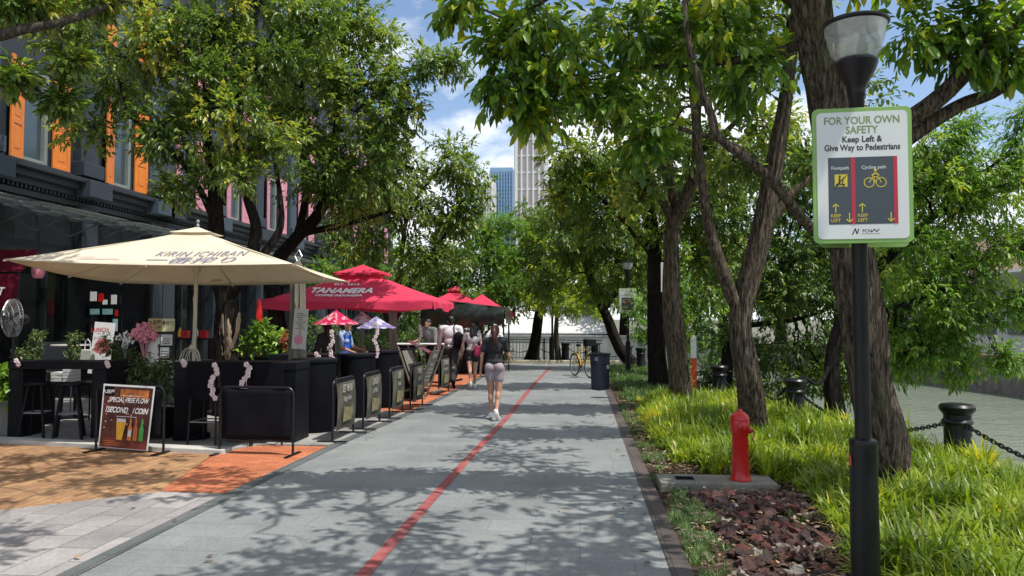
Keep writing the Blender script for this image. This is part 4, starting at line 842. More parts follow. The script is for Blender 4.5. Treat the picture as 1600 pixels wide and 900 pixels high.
m.build('print', SINK, t); m = MB(); m.ball((-.02, -.006, -.17), (.07, .003, .08), 12, 6); m.build('picture', PINKF, t); m = MB(); m.box((.005, -.006, -.02), (.03, .003, .15), (0, R(4), 0)); m.build('glass_picture', mat('tan_print', (.5, .42, .2), .7), t)
m = MB(); P = [(0, 0, z) for z in (1.2, 1.4, 1.7, 1.95, 2.1)]; m.tube([(0, 0, 0), (0, 0, 1.25)], .03, 8); m.tube(P, [.07, .08, .07, .05, .02], 12, wob=.3); o = m.build('folded_umbrella', RED, None, smooth=True); o.location = (gx(404, 14.6), 14.6, .03); tag(o, 'narrow folded red parasol left of the leafy box plants', 'umbrella')
# small decorative table parasols
def deco(label, p, wd, m_, h=.3, name='table_parasol'):
    t = thing(name, label, 'small umbrella', (p.x, p.y, 1.05), 0, 'small decorative parasols on the counter'); zt = p.z - 1.05; m = MB(); m.cyl((0, 0, 0), (0, 0, zt + h), .012, n=6); m.build('pole', GREYM, t)
    cor = [Vector((wd / 2 * math.cos(k * math.pi / 4 + .2), wd / 2 * math.sin(k * math.pi / 4 + .2), zt)) for k in range(8)]; m = MB(); canopy(m, cor, Vector((0, 0, zt + h)), 1, .02, 3, 5); m.build('canopy', m_, t, smooth=True, ang=15); return t
def patterned(name, a, b, sc=9):
    m = cloth(name, a, .3); nt = m.node_tree; p = nt.nodes['Principled BSDF']; tc = nn(nt, 'ShaderNodeTexCoord'); v = nn(nt, 'ShaderNodeTexNoise'); v.inputs['Scale'].default_value = sc; v.inputs['Detail'].default_value = 3; nt.links.new(tc.outputs['Object'], v.inputs['Vector']); nt.links.new(ramp(nt, [(.52, a), (.57, b)], v.outputs['Fac']), p.inputs['Base Color']); return m
deco('small pink parasol with pale blossom print on the bar counter', at(525, 506, 14.5), .88, patterned('pink_blossom', (0.55, 0.02, 0.09), (0.75, 0.4, 0.45)), .28)
deco('small white and purple parasol, the left of the pair', at(566, 505, 16), .72, patterned('white_purple', (0.68, 0.68, 0.74), (0.16, 0.12, 0.32)), .26)
deco('small purple print parasol right of the white one', at(588, 512, 15.2), .8, patterned('purple_white', (0.24, 0.2, 0.42), (0.6, 0.6, 0.68)), .24)
# ---------------------------------------------------------------- banner barriers and boards
def barrier(label, x, y, rz, banner=None, name='banner_barrier', z=.0, W_=1.02, H_=.84):
    t = thing(name, label, 'barrier', (x, y, z), rz, 'low tubular banner barriers'); r = .016; hw = W_ / 2 - .02; c = .09
    P = [(-hw, 0, .01), (-hw, 0, H_ - c)] + [(-hw + c - c * math.cos(R(a)), 0, H_ - c + c * math.sin(R(a))) for a in (30, 60, 90)] + [(hw - c + c * math.sin(R(a)), 0, H_ - c + c * math.cos(R(a))) for a in (0, 30, 60)] + [(hw, 0, H_ - c), (hw, 0, .01)]
    m = MB(); m.tube(P, r, 10); m.cyl((-hw, 0, .17), (hw, 0, .17), .012, n=8); m.build('frame', BLK, t, smooth=True)
    for s in (-1, 1): m = MB(); m.box((s * hw, 0, .008), (.05, .42, .014)); m.build('foot', BLK, t, bevel=.003)
    vs = []; N = 10; M_ = 10   # slightly billowing banner sheet on both sides
    m = MB(); wv = W_ - .11; z0, z1 = .19, H_ - .02
    for k in range(M_ + 1):
        for i in range(N + 1): vs.append((-wv / 2 + wv * i / N, -.012 + .006 * math.sin(i * 1.1 + k * .5), z0 + (z1 - z0) * k / M_))
    m.add(vs, [(k * (N + 1) + i, k * (N + 1) + i + 1, (k + 1) * (N + 1) + i + 1, (k + 1) * (N + 1) + i) for k in range(M_) for i in range(N)]); o = m.build('banner', BLKM, t, smooth=True); sm = o.modifiers.new('s', 'SOLIDIFY'); sm.thickness = .006; sm.offset = 1
    if banner: banner(t, wv, z0, z1)
    return t
DRED = mat('poster_dark_red', (0.07, 0.018, 0.014), .5, .9, 5, detail=2); POR = mat('poster_orange', (0.45, 0.14, 0.03), .6, .8, 9); BEER = mat('beer_gold', (0.72, 0.38, 0.03), .5, .15, 9); GRB = mat('bottle_green', (0.05, 0.3, 0.06), .4, .2); AMB = mat('bottle_amber', (0.4, 0.12, 0.03), .4, .2); AMB2 = mat('bottle_orange', (0.6, 0.2, 0.06), .4, .2)
def bottle2d(m, x, z, h, y):
    w_ = h * .12; m.add([(x - w_, y, z), (x + w_, y, z), (x + w_, y, z + h * .55), (x + w_ * .4, y, z + h * .72), (x + w_ * .4, y, z + h), (x - w_ * .4, y, z + h), (x - w_ * .4, y, z + h * .72), (x - w_, y, z + h * .55)], [tuple(range(8))])
def beer_banner(t, wv, z0, z1):
    y0 = -.024; m = MB(); a = -wv / 2 + .03; b = wv / 2 - .16
    m.add([(a - .015, y0, z0 - .14), (b + .02, y0 - .04, z0 - .16), (b + .08, y0, z1 + .02), (a + .05, y0, z1 + .045)], [(0, 1, 2, 3)]); sh = m.build('poster', WHITE, t, fix=False)
    S = lambda u, v, d=0.003: (a - .015 + (b - a + .035) * u + (.065 + (-.005) * u) * v, y0 - .04 * u * (1 - v) - d, z0 - .14 - .02 * u + (z1 - z0 + .185 - .005 * u) * v)
    def quad(m, u0, v0, u1, v1, d): m.add([S(u0, v0, d), S(u1, v0, d), S(u1, v1, d), S(u0, v1, d)], [(0, 1, 2, 3)])
    m = MB(); quad(m, .03, .01, .97, .97, .003); m.build('print', DRED, t, fix=False); m = MB(); quad(m, .03, .01, .97, .17, .0045); m.build('print', mat('poster_brown_red', (0.16, 0.03, 0.02), .6, .6, 9), t, fix=False); m = MB(); quad(m, .35, .80, .9, .93, .0045); m.build('print', POR, t, fix=False)
    m = MB()
    for k in range(34):
        u, v, r = random.uniform(.06, .94), random.uniform(.3, .9), random.uniform(.008, .022); m.add([S(u + r * math.cos(q), v + r * .8 * math.sin(q), .005) for q in [2 * math.pi * j / 10 for j in range(10)]], [tuple(range(10))])
    m.build('bokeh', mat('bokeh_lights', (0.55, 0.25, 0.2), .6, .7, 12), t, fix=False)
    def tx(m, s, u, v, size, d=.009, **kw): vs, fs = text_me(s, size, **kw); m.add([S(u + x / (b - a), v + yy / (z1 - z0 + .19), d) for x, yy, _ in vs], fs)
    m = MB(); quad(m, .035, .82, .22, .965, .005); m.build('print', BLKM, t, fix=False)
    m = MB(); tx(m, '九段屋', .125, .88, .055, off=.0008); tx(m, 'SPECIAL FREE FLOW', .52, .76, .085, off=.002, shear=.3, wx=.72); tx(m, '1SECOND', .30, .60, .10, off=.003, shear=.35, wx=.72); tx(m, '1COIN', .76, .60, .10, off=.003, shear=.35, wx=.72); quad(m, .32, .50, .72, .508, .008); quad(m, .38, .83, .8, .836, .008); m.build('lettering', WHITE, t, fix=False)
    m = MB(); m.add([S(.36, .14, .009), S(.47, .14, .009), S(.52, .42, .009), S(.33, .42, .009)], [(0, 1, 2, 3)]); m.build('beer_picture', BEER, t, fix=False)
    m = MB(); m.add([S(.33, .42, .009), S(.52, .42, .009), S(.51, .47, .009), S(.35, .47, .009)], [(0, 1, 2, 3)]); quad(m, .58, .2, .64, .3, .011); m.build('foam', PAPER, t, fix=False)
    for u, mm in ((.61, AMB2), (.72, AMB), (.84, GRB)):
        m = MB(); h = .34; w_ = .042; m.add([S(u + x * w_, .14 + z * h, .0095) for x, z in ((-1, 0), (1, 0), (1, .55), (.4, .72), (.4, 1), (-.4, 1), (-.4, .72), (-1, .55))], [tuple(range(8))]); m.build('bottle_picture', mm, t, fix=False)
    m = MB()
    for k in range(3): quad(m, .07, .05 + k * .03, .55 - k * .1, .058 + k * .03, .007)
    m.build('small_print', POR, t, fix=False)
MENUG = patterned('menu_greygreen', (0.085, 0.085, 0.07), (0.15, 0.14, 0.11), 3)
def menu_banner(k):
    def f(t, wv, z0, z1):
        m = MB(); vs = []; N = 8
        for q in range(N + 1):
            for i in range(N + 1): vs.append((-wv / 2 + .02 + (wv - .04) * i / N, -.03 - .02 * math.sin(q / N * math.pi) + .004 * math.sin(i * 1.3 + k), z0 - .05 + (z1 - z0 + .02) * q / N))
        m.add(vs, [(q * (N + 1) + i, q * (N + 1) + i + 1, (q + 1) * (N + 1) + i + 1, (q + 1) * (N + 1) + i) for q in range(N) for i in range(N)]); m.build('poster', MENUG, t, fix=False, smooth=True)
        m = MB(); fr = lambda zc, xc=0: (lambda x, y, z: (xc + x, -.06, zc + y))
        put_text(m, ['SET MENU', 'LUNCH', 'BEER', 'DRINKS'][k % 4], .15, fr(z1 - .12), off=.001, shear=.3, wx=.62); put_text(m, ['Happy Hour', 'Set Meal', 'Special', 'Highball'][k % 4], .11, fr(z1 - .26), off=.0, shear=.3, wx=.62); m.build('lettering', mat('dull_print', (.42, .42, .38), .7), t, fix=False)
        m = MB(); m.add([(-.2, -.062, z0 + .05), (.18, -.062, z0 + .05), (.22, -.062, z0 + .22), (-.16, -.062, z0 + .26)], [(0, 1, 2, 3)]); m.build('picture', mat('olive_gold_print', (.16, .14, .07), .6, .5, 12), t, fix=False)
    return f
barrier('front barrier with a bright beer and bottles promotion poster', -5.76, 9.30, R(-6), beer_banner, z=.015)
barrier('plain black front barrier with no poster, beside the paving corner', -4.06, 9.26, R(-3), None, z=.015)
for i, (y, lb) in enumerate(((10.62, 'nearest menu barrier along the path edge'), (11.82, 'second menu barrier from the front along the path edge'), (13.1, 'third menu barrier from the front along the path edge'), (14.4, 'fourth menu barrier, beside the wooden board stand'), (17.2, 'farthest menu barrier with reddish base beyond the wooden board stand'))):
    barrier(lb, lx(y) - .18 + (.0 if i < 4 else -.05), y, R(86 + random.uniform(-3, 3)), menu_banner(i), z=.03 if y < 13.6 else .015, W_=.92)
def a_frame(label, x, y, rz, h, w_, m1, face, spread=.5, txt='MENU'):
    t = thing('a_frame_board', label, 'sandwich board', (x, y, .02), rz); a = math.atan2(spread / 2, h)
    for s in (-1, 1):
        m = MB(); rt = Euler((s * -a, 0, 0)).to_matrix(); cz = h / 2; 
        for sx in (-1, 1): m.box((sx * (w_ / 2 - .02), s * spread / 4, cz), (.045, .03, h), rt)
        m.box((0, s * spread * .02 + s * .0, h - .03), (w_ - .08, .03, .06), rt); m.box((0, s * spread * .41, h * .16), (w_ - .08, .03, .05), rt); f = m.build('frame', m1, t, bevel=.004)
        m = MB(); m.box((0, s * spread / 4 * .86, cz + .06), (w_ - .08, .012, h * .72), rt); m.build('panel', face, t)
    m = MB(); rt = Euler((a, 0, 0)).to_matrix()
    def fr(x_, y_, z_): v = rt @ Vector((x_, -.012, y_)); return (v.x, v.y - spread / 4 * .86 - .002, v.z + cz + .06)
    put_text(m, txt, .13, lambda x_, y_, z_: fr(x_, y_ + h * .26, 0), off=.002); put_text(m, 'Today', .09, lambda x_, y_, z_: fr(x_, y_ + h * .1, 0), off=.001)
    for k in range(4): vs = [fr(*q, 0) for q in ((-w_ * .3, h * (.0 - .07 * k)), (w_ * .28, h * (.0 - .07 * k)), (w_ * .28, h * (.012 - .07 * k)), (-w_ * .3, h * (.012 - .07 * k)))]; m.add(vs, [(0, 1, 2, 3)])
    m.build('lettering', PAPER, t); return t
GRW = mat('grey_ply', (0.17, 0.165, 0.14), .8, .3, 8, .4, 20, stretch=(1, 1, .2))
a_frame('tall weathered wooden board stand leaning beside the path barriers', lx(15.7) - .4, 15.7, R(82), 1.16, .62, WOODG, GRW, .85)
a_frame('small black and brown board stand on the orange bricks near the walking man', lx(19.2) - .42, 19.0, R(80), .98, .5, BLKW, mat('board_brown', (0.16, 0.10, 0.07), .7, .7, 6), .55, 'COFFEE')
t = thing('menu_stand', 'slanted pink and red menu stand behind the wooden board stand', 'menu stand', (-3.75, 17.6, .03)); m = MB(); m.box((0, 0, .48), (.06, .06, .96)); m.box((0, 0, .02), (.4, .4, .04)); m.build('pole', BLK, t); m = MB(); m.box((.02, 0, 1.02), (.62, .42, .02), (0, R(28), 0)); m.build('page', mat('pale_pink', (0.66, 0.36, 0.36), .6), t); m = MB(); m.box((.3, 0, .86), (.05, .43, .13)); m.build('lip', RED, t, bevel=.004)
# ---------------------------------------------------------------- bar counters, stools and chairs
def slab_bar(label, x0, x1, y, d, h, group=None, legs=2):
    t = thing('bar_counter', label, 'bar counter', ((x0 + x1) / 2, y, .03), 0, group); W_ = x1 - x0
    m = MB(); m.box((0, 0, h - .055), (W_, d, .11)); m.build('top', BLKW, t, bevel=.006)
    for k in range(legs): xx = -W_ / 2 + .12 + (W_ - .24) * k / (legs - 1); m = MB(); m.box((xx, 0, (h - .113) / 2), (.22, d - .02, h - .113)); m.build('leg', BLKW, t, bevel=.006)
    return t
slab_bar('left black bar counter with two stools under it', -8.18, -6.68, 10.45, .5, 1.08)
slab_bar('right black bar counter behind the high chairs with flower garlands', -5.62, -3.86, 10.35, .55, 1.09, legs=3)
slab_bar('black side counter running back beside the folded grey parasol', -5.2, -4.2, 12.6, .6, 1.09)
def stool(label, x, y, rz=0):
    t = thing('bar_stool', label, 'bar stool', (x, y, .03), rz, 'black bar stools under the left counter'); m = MB(); m.lathe([(0, .74), (.17, .745), (.185, .76), (.18, .785), (.12, .79), (0, .782)], n=22); m.build('seat', BLKW, t, smooth=True)
    for k in range(4): a = R(45 + 90 * k); m = MB(); m.cyl((.25 * math.cos(a), .25 * math.sin(a), 0), (.12 * math.cos(a), .12 * math.sin(a), .75), .022, .018, n=8); m.build('leg', BLKW, t, smooth=True)
    m = MB(); f = .19
    c = [(f * math.cos(R(45 + 90 * k)), f * math.sin(R(45 + 90 * k)), .36) for k in range(4)]
    for k in range(4): m.cyl(c[k], c[(k + 1) % 4], .012, n=6)
    m.build('footrest', GREYM, t); return t
stool('black bar stool tucked at the left end of the left counter', gx(62, 10.2), 10.2, .2); stool('black bar stool beside the poster barrier', gx(112, 10.15), 10.15, .5); stool('black bar stool behind the left counter', -7.2, 11.05, .8); 
def high_chair(label, x, y, rz):
    t = thing('high_chair', label, 'high chair', (x, y, .03), rz, 'black high chairs at the right counter')
    m = MB(); m.box((0, 0, .70), (.40, .38, .05)); m.build('seat', BLKM, t, bevel=.012); m = MB(); m.box((0, -.19, .86), (.42, .035, .50), (R(3), 0, 0)); m.build('backrest', BLKM, t, bevel=.012)
    for sx in (-1, 1):
        for sy in (-1, 1): m = MB(); m.cyl((sx * .2, sy * .19, 0), (sx * .18, sy * .165, .69), .014, n=8); m.build('leg', BLK, t, smooth=True)
    m = MB(); 
    for a, b in (((-.19, -.18), (.19, -.18)), ((.19, -.18), (.19, .18)), ((.19, .18), (-.19, .18)), ((-.19, .18), (-.19, -.18))): m.cyl((*a, .3), (*b, .3), .011, n=6)
    m.build('footrest', GREYM, t); return t
high_chair('black high chair just right of the counter leg, garland on its back', gx(331, 10.0), 9.98, R(-3)); high_chair('middle black high chair with a garland, above the plain barrier', gx(381, 10.0), 9.97, R(2)); high_chair('rightmost black high chair, tucked against the counter', gx(426, 10.0), 10.02, R(4))
def garland(label, p, n, h, m_=PALEF, wv=.03, grp='blossom garlands'):
    mb = MB(); rs = random.Random(int(p[0] * 1000)); 
    for k in range(n):
        z = -h * k / max(1, n - 1); x = wv * math.sin(k * .9); c = Vector((x + rs.uniform(-.02, .02), rs.uniform(-.02, .01), z))
        for q in range(5):
            a = q * 1.257 + k; mb.ball(c + Vector((.022 * math.cos(a), -.008, .022 * math.sin(a))), (.02, .008, .02), 6, 4)
    mb.tube([(0, .005, -h * k / 6) for k in range(7)], .004, 4)
    o = mb.build('flower_garland', m_, None, smooth=True); o.location = p; return tag(o, label, 'garland', grp)
garland('blossom garland down the back of the leftmost high chair', (gx(336, 9.77), 9.76, 1.10), 9, .44); garland('curving blossom garland on the middle high chair back', (gx(387, 9.77), 9.75, 1.11), 9, .38, wv=.05)
garland('blossom garland hanging behind the rightmost high chair', (gx(472, 10.6), 10.7, 1.06), 9, .42); garland('tall blossom garland on a pole near the small pink parasol', (gx(518, 12.3), 12.3, 1.50), 10, .50); garland('drooping pale garland by the small purple parasols', (gx(588, 14.2), 14.2, 1.62), 11, .62)
garland('white blossom garland on the far counter left of the walking man', (gx(656, 16.6), 16.6, 1.55), 10, .62, WHITE); garland('single pale blossoms at the left end of the left counter', (gx(28, 10.15), 10.15, 1.12), 2, .05); garland('small blossom pair at the right end of the left counter', (gx(170, 10.15), 10.15, 1.1), 2, .04); garland('small blossoms on the corner of the right counter', (gx(288, 10.05), 10.05, 1.13), 3, .05)
garland('tiny blossoms along the side counter edge', (-4.32, 12.15, 1.14), 4, .08)
def drum(label, x, y, w_, h, rnd=True):
    t = thing('drum_table', label, 'drum table', (x, y, .03), random.uniform(-.1, .1), 'tall black drum tables along the terrace edge'); m = MB()
    m.lathe([(w_ * .46, 0), (w_ * .47, .02), (w_ * .49, h * .5), (w_ * .5, h - .06), (w_ * .5, h - .05)], n=28); m.build('body', BLKM, t, smooth=True); m = MB(); m.lathe([(w_ * .5, h - .05), (w_ * .53, h - .045), (w_ * .53, h - .01), (w_ * .5, h), (0, h)], n=28); m.build('top', BLKW, t, smooth=True); return t
drum('nearest tall black drum table behind the first menu barrier', gx(492, 11.2), 11.2, .64, 1.09); drum('second tall black drum table from the front', gx(560, 12.9), 12.9, .6, 1.09); drum('third tall black drum table from the front', gx(600, 14.5), 14.5, .58, 1.08)
slab_bar('black counter under the crimson parasol beside the wooden post', -4.5, -3.6, 16.2, .5, 1.04); slab_bar('pale topped far counter near the walking man', -4.9, -3.4, 20.0, .5, 1.0)
m = MB(); m.box((0, 0, 0), (1.55, .55, .03)); o = m.build('counter_runner', WHITE, None); o.location = (-4.15, 20.0, 1.045); tag(o, 'pale cloth runner lying on the far counter', 'cloth')
def round_table(label, x, y, h=.74, r=.32, m_=None):
    t = thing('round_table', label, 'table', (x, y, .03), 0, 'round pale topped terrace tables'); m = MB(); m.lathe([(0, h - .02), (r, h - .02), (r + .006, h - .01), (r, h), (0, h)], n=28); m.build('top', m_ or mat('pale_top', (0.42, 0.40, 0.36), .4, .1), t, smooth=True); m = MB(); m.cyl((0, 0, .02), (0, 0, h - .02), .025, n=10); m.build('pole', BLK, t); m = MB(); m.lathe([(.22, 0), (.22, .015), (.03, .04)], n=20); m.build('base', BLK, t); return t
round_table('round table with pale edge beside the wicker armchair', gx(58, 11.9), 11.9, .98, .36); round_table('taller round table under the hanging vine', gx(120, 12.3), 12.3, 1.25, .38); round_table('small round table behind the parasol pole', gx(315, 12.9), 12.9, .95, .3); round_table('small round table left of the parasol pole', gx(285, 13.1), 13.1, .93, .22)
WICK = mat('wicker_grey', (0.06, 0.065, 0.068), .6, .3, 60, .6, 120)
t = thing('armchair', 'grey woven terrace armchair left of the poster stand', 'chair', (gx(82, 12.6), 12.6, .03), R(20)); m = MB(); m.box((0, 0, .74), (.5, .48, .05)); m.build('seat', WICK, t, bevel=.01); m = MB(); m.box((0, .24, 1.0), (.5, .035, .55), (R(-8), 0, 0)); m.build('backrest', WICK, t, bevel=.01)
for sx in (-1, 1):
    m = MB(); m.tube([(sx * .25, -.22, 0), (sx * .25, -.22, .92), (sx * .25, -.18, .95), (sx * .25, .24, .95)], .014, 8); m.build('armrest', GREYM, t, smooth=True); m = MB(); m.cyl((sx * .25, .24, 0), (sx * .25, .29, 1.27), .014, n=8); m.build('leg', GREYM, t)
# white chairs on the deck behind
def deck_chair(label, x, y, rz, m_):
    t = thing('cafe_chair', label, 'chair', (x, y, .03), rz, 'light cafe chairs on the terrace'); m = MB(); m.box((0, 0, .45), (.4, .4, .025)); m.build('seat', m_, t, bevel=.008); m = MB()
    for k in range(5): m.box((-.15 + .075 * k, .19, .66), (.03, .012, .36))
    m.box((0, .19, .86), (.38, .02, .06)); m.build('backrest', m_, t)
    for sx in (-1, 1):
        for sy in (-1, 1): m = MB(); m.cyl((sx * .2, sy * .2, 0), (sx * .175, sy * .175, .44), .012, n=6); m.build('leg', m_, t)
    return t
deck_chair('white cafe chair left of the barista in blue', -5.75, 16.6, .3, WHITE); deck_chair('second white cafe chair nearer the shopfront', -6.6, 16.9, -.6, WHITE); deck_chair('pale cafe chair behind the small purple parasols', -5.0, 18.4, 1.2, WHITE); deck_chair('red cafe chair beside the folded red parasol', -6.5, 14.2, 2.0, RED); deck_chair('red cafe chair by the small round table', -6.1, 13.8, .2, RED)
# pedestal fan
t = thing('pedestal_fan', 'black pedestal fan with round wire guard at far left', 'fan', (gx(22, 11.2), 11.2, .03), R(-28)); m = MB(); m.lathe([(.2, 0), (.2, .03), (.03, .06)], n=20); m.build('base', BLK, t); m = MB(); m.cyl((0, 0, .04), (0, 0, 1.62), .022, n=10); m.build('pole', BLK, t); m = MB(); m.ball((0, .1, 1.68), (.085, .13, .09), 14, 8); m.build('motor', BLK, t, smooth=True); g = MB()
for rr_, yy in ((.30, -.05), (.22, -.10), (.13, -.13), (.3, .0)): g.tube([(rr_ * math.cos(q), yy, 1.70 + rr_ * math.sin(q)) for q in [2 * math.pi * k / 30 for k in range(30)]], .004, 4, closed=True)
for k in range(40): q = k * math.pi / 20; g.tube([(.05 * math.cos(q), -.135, 1.7 + .05 * math.sin(q)), (.18 * math.cos(q), -.12, 1.7 + .18 * math.sin(q)), (.3 * math.cos(q), -.05, 1.7 + .3 * math.sin(q)), (.3 * math.cos(q), 0, 1.7 + .3 * math.sin(q)), (.1 * math.cos(q), .05, 1.7 + .1 * math.sin(q))], .0022, 3)
g.build('guard', STEEL, t)
for k in range(3):
    m = MB(); q0 = k * 2.094; P = []
    for a_, r_, y_ in ((-.35, .05, -.03), (-.45, .24, -.05), (.0, .27, -.03), (.4, .22, .0), (.3, .05, 0)): P.append((r_ * math.cos(q0 + a_), y_, 1.7 + r_ * math.sin(q0 + a_)))
    m.add(P + [(x, y + .004, z) for x, y, z in P], [(0, 1, 2, 3, 4), (9, 8, 7, 6, 5)] + [(i, (i + 1) % 5, 5 + (i + 1) % 5, 5 + i) for i in range(5)]); m.build('blade', GREYM, t)
# sign rack with stacked labels, poster stand, awning banner, lantern, notices
t = thing('menu_rack', 'tall rack of white menu cards with a cream header', 'menu rack', (gx(254, 12.6), 12.6, .03), R(8)); m = MB()
for s in (-1, 1): m.box((s * .2, 0, .75), (.03, .04, 1.5))
m.box((0, 0.01, .95), (.4, .02, 1.15)); m.build('frame', BLK, t); m = MB(); m.box((-.11, -.02, 1.58), (.23, .05, .23)); m.build('header', mat('header_tan', (.45, .32, .14), .6), t); m = MB(); m.box((.11, -.02, 1.58), (.2, .05, .22)); m.build('header', mat('header_yellow', (.6, .6, .32), .6), t)  # header boxes in plain tan and yellow
m = MB(); put_text(m, '九段屋', .085, front(-.11, -.048, 1.62), off=.001, wx=.85); put_text(m, 'ランチ', .085, front(-.11, -.048, 1.53), off=.001, wx=.85); put_text(m, '骨付り', .085, front(.11, -.048, 1.61), off=.001, wx=.8); m.build('lettering', mat('brown_ink', (.06, .02, .01), .7), t); m = MB()
for k, (x, z, w_, h_) in enumerate(((.08, 1.32, .2, .19), (.05, 1.1, .15, .18), (.09, .88, .18, .18), (.09, .68, .18, .15), (-.12, 1.33, .16, .17))): m.box((x, -.01, z), (w_, .01, h_))
m.build('cards', PAPER, t); m = MB()
for x, z in ((.08, 1.34), (.05, 1.12), (.09, .9)): 
    for q in range(3): m.box((x, -.017, z - q * .04), (.12, .002, .012))
m.build('print', SINK, t); m = MB(); m.ball((-.11, -.018, 1.33), (.05, .004, .05), 10, 6); m.ball((-.1, -.012, 1.05), (.06, .006, .07), 10, 6); m.build('picture', mat('tan_pic', (.4, .22, .12), .7), t)
t = thing('poster_stand', 'white and pink menu poster leaning behind the left counter', 'poster', (gx(160, 12), 12.0, .03), R(6)); m = MB(); m.box((0, 0, 1.2), (.34, .015, .86), (R(-6), R(4), 0)); m.build('sheet', PAPER, t); m = MB(); m.box((-.19, .015, .8), (.02, .02, 1.6)); m.build('frame', BLK, t)
m = MB(); m.ball((.01, -.014, 1.2), (.13, .004, .17), 16, 8, (0, R(10), 0)); m.build('picture', mat('salmon_print', (0.6, 0.16, 0.18), .6, .3, 10), t); m = MB(); put_text(m, 'LUNCH', .1, front(-.02, -.03, 1.5), off=.002, wx=.85); m.build('lettering', RED, t); m = MB(); m.box((.02, 0.01, .93), (.24, .012, .2), (R(-6), R(4), 0)); m.build('picture', mat('teal_print', (.2, .4, .42), .6, .6, 9), t)
t = thing('hanging_banner', 'dark maroon hanging cloth banner at the left edge', 'banner', (gx(-50, 12.6), 12.6, 0)); m = MB(); MAR = cloth('maroon_cloth', (0.10, 0.004, 0.016), .1)
vs = []; 
for k in range(9):
    for i in range(9): vs.append((-.9 + 2.3 * i / 8 * .8, .05 * math.sin(i * 1.4 + k * .3), 1.9 + .62 * k / 8))
m.add(vs, [(k * 9 + i, k * 9 + i + 1, (k + 1) * 9 + i + 1, (k + 1) * 9 + i) for k in range(8) for i in range(8)]); m.build('cloth', MAR, t, smooth=True); m = MB(); vs2 = [(-.9, .1, 2.57), (.94, .1, 2.57), (.94, .5, 3.0), (-.9, .5, 3.0)]; m.add(vs2, [(0, 1, 2, 3)]); m.build('valance', MAR, t)
m = MB(); put_text(m, 'MEAT', .2, front(.45, -.06, 2.2), off=.004, shear=.3); m.build('lettering', WHITE, t); m = MB(); m.cyl((-.9, .02, 2.55), (.96, .02, 2.55), .015, n=6); m.build('rod', BLK, t)
t = thing('paper_lantern', 'pink paper lantern with black characters under the cream parasol edge', 'lantern', (at(60, 420, 12.2).x, 12.2, at(60, 423, 12.2).z)); m = MB(); m.lathe([(.0, -.13), (.06, -.13), (.09, -.1), (.1, -.05), (.104, 0), (.1, .05), (.09, .1), (.06, .13), (0, .13)], n=20); m.build('shade', mat('lantern_pink', (0.62, 0.2, 0.26), .7, .1), t, smooth=True); m = MB(); put_text(m, '九', .09, front(0, -.107, .035)); put_text(m, '段', .09, front(0, -.107, -.05)); m.build('lettering', SINK, t); m = MB(); m.cyl((0, 0, .13), (0, 0, .5), .004, n=4); m.build('cord', BLK, t)
def notice(label, px, py, w_, h_, m_, Y=15.2, cards=1):
    p = at(px, py, Y); o_ = MB(); o_.box((0, 0, 0), (w_, .015, h_)); o = o_.build('notice', m_, None); o.location = (fx(p.y) + .05 if False else p.x, Y, p.z); return tag(o, label, 'notice', None)
pt = thing('notice_screen', 'dark glass entrance screen carrying small notices, between the shop pillars', 'entrance screen', (gx(165, 15.3), 15.3, .03)); m = MB(); m.box((0, 0, 1.35), (1.9, .05, 2.7)); m.build('glass', SGL, pt); m = MB(); m.box((0, 0, 2.72), (2.0, .1, .1)); m.box((-.98, 0, 1.35), (.07, .1, 2.7)); m.box((.98, 0, 1.35), (.07, .1, 2.7)); m.build('frame', BLK, pt)
TEAL = mat('teal_card', (.16, .32, .32), .6, .3, 20)
for lb, px, py, w_, h_, m_ in (('upper left white notice on the entrance screen', 146, 463, .14, .2, PAPER), ('upper right white notice on the entrance screen', 178, 468, .12, .2, PAPER), ('small red notice between the white notices', 158, 465, .11, .17, RED), ('small pale notice below the red one', 164, 472, .1, .1, PAPER), ('row of teal stickers on the entrance screen', 148, 487, .2, .12, TEAL), ('second row of teal stickers right of the first', 168, 487, .22, .12, TEAL), ('narrow red label right of the teal stickers', 182, 489, .06, .13, RED), ('tall pale teal notice low on the entrance screen', 180, 508, .1, .26, mat('pale_teal', (.3, .44, .44), .6))): notice(lb, px, py, w_, h_, m_, 15.2)
# tote bag, napkins, sauce bottles
t = thing('tote_bag', 'pale canvas tote bag hanging beside the poster stand', 'bag', (gx(138, 11.7), 11.7, .92)); m = MB(); m.box((0, 0, .15), (.24, .1, .3), taper=.8); m.build('body', cloth('canvas_bag', (.42, .42, .36), .1), t, bevel=.02); m = MB(); m.tube([(-.05, 0, .3), (-.04, 0, .42), (0, 0, .47), (.04, 0, .42), (.05, 0, .3)], .008, 6); m.build('handle', PAPER, t)
def small(name, label, cat, p, fn, m_, group=None): m = MB(); fn(m); o = m.build(name, m_, None, smooth=True); o.location = p; return tag(o, label, cat, group)
for lb, px, py, mm in (('yellow capped sauce bottle on the shelf by the parasol pole', 281, 519, BEER), ('white and red sauce bottle on the shelf', 307, 519, PAPER)): small('sauce_bottle', lb, 'bottle', at(px, py + 7, 13.4), lambda m: m.lathe([(.035, 0), (.035, .1), (.015, .13), (.01, .17), (0, .17)], n=12), mm)
for lb, px in (('red napkin box on the shelf, the right one', 319), ('red napkin box behind the parasol pole', 290)): small('napkin_box', lb, 'box', at(px, 528, 13.4), lambda m: m.box((0, 0, .07), (.12, .1, .14)), RED)
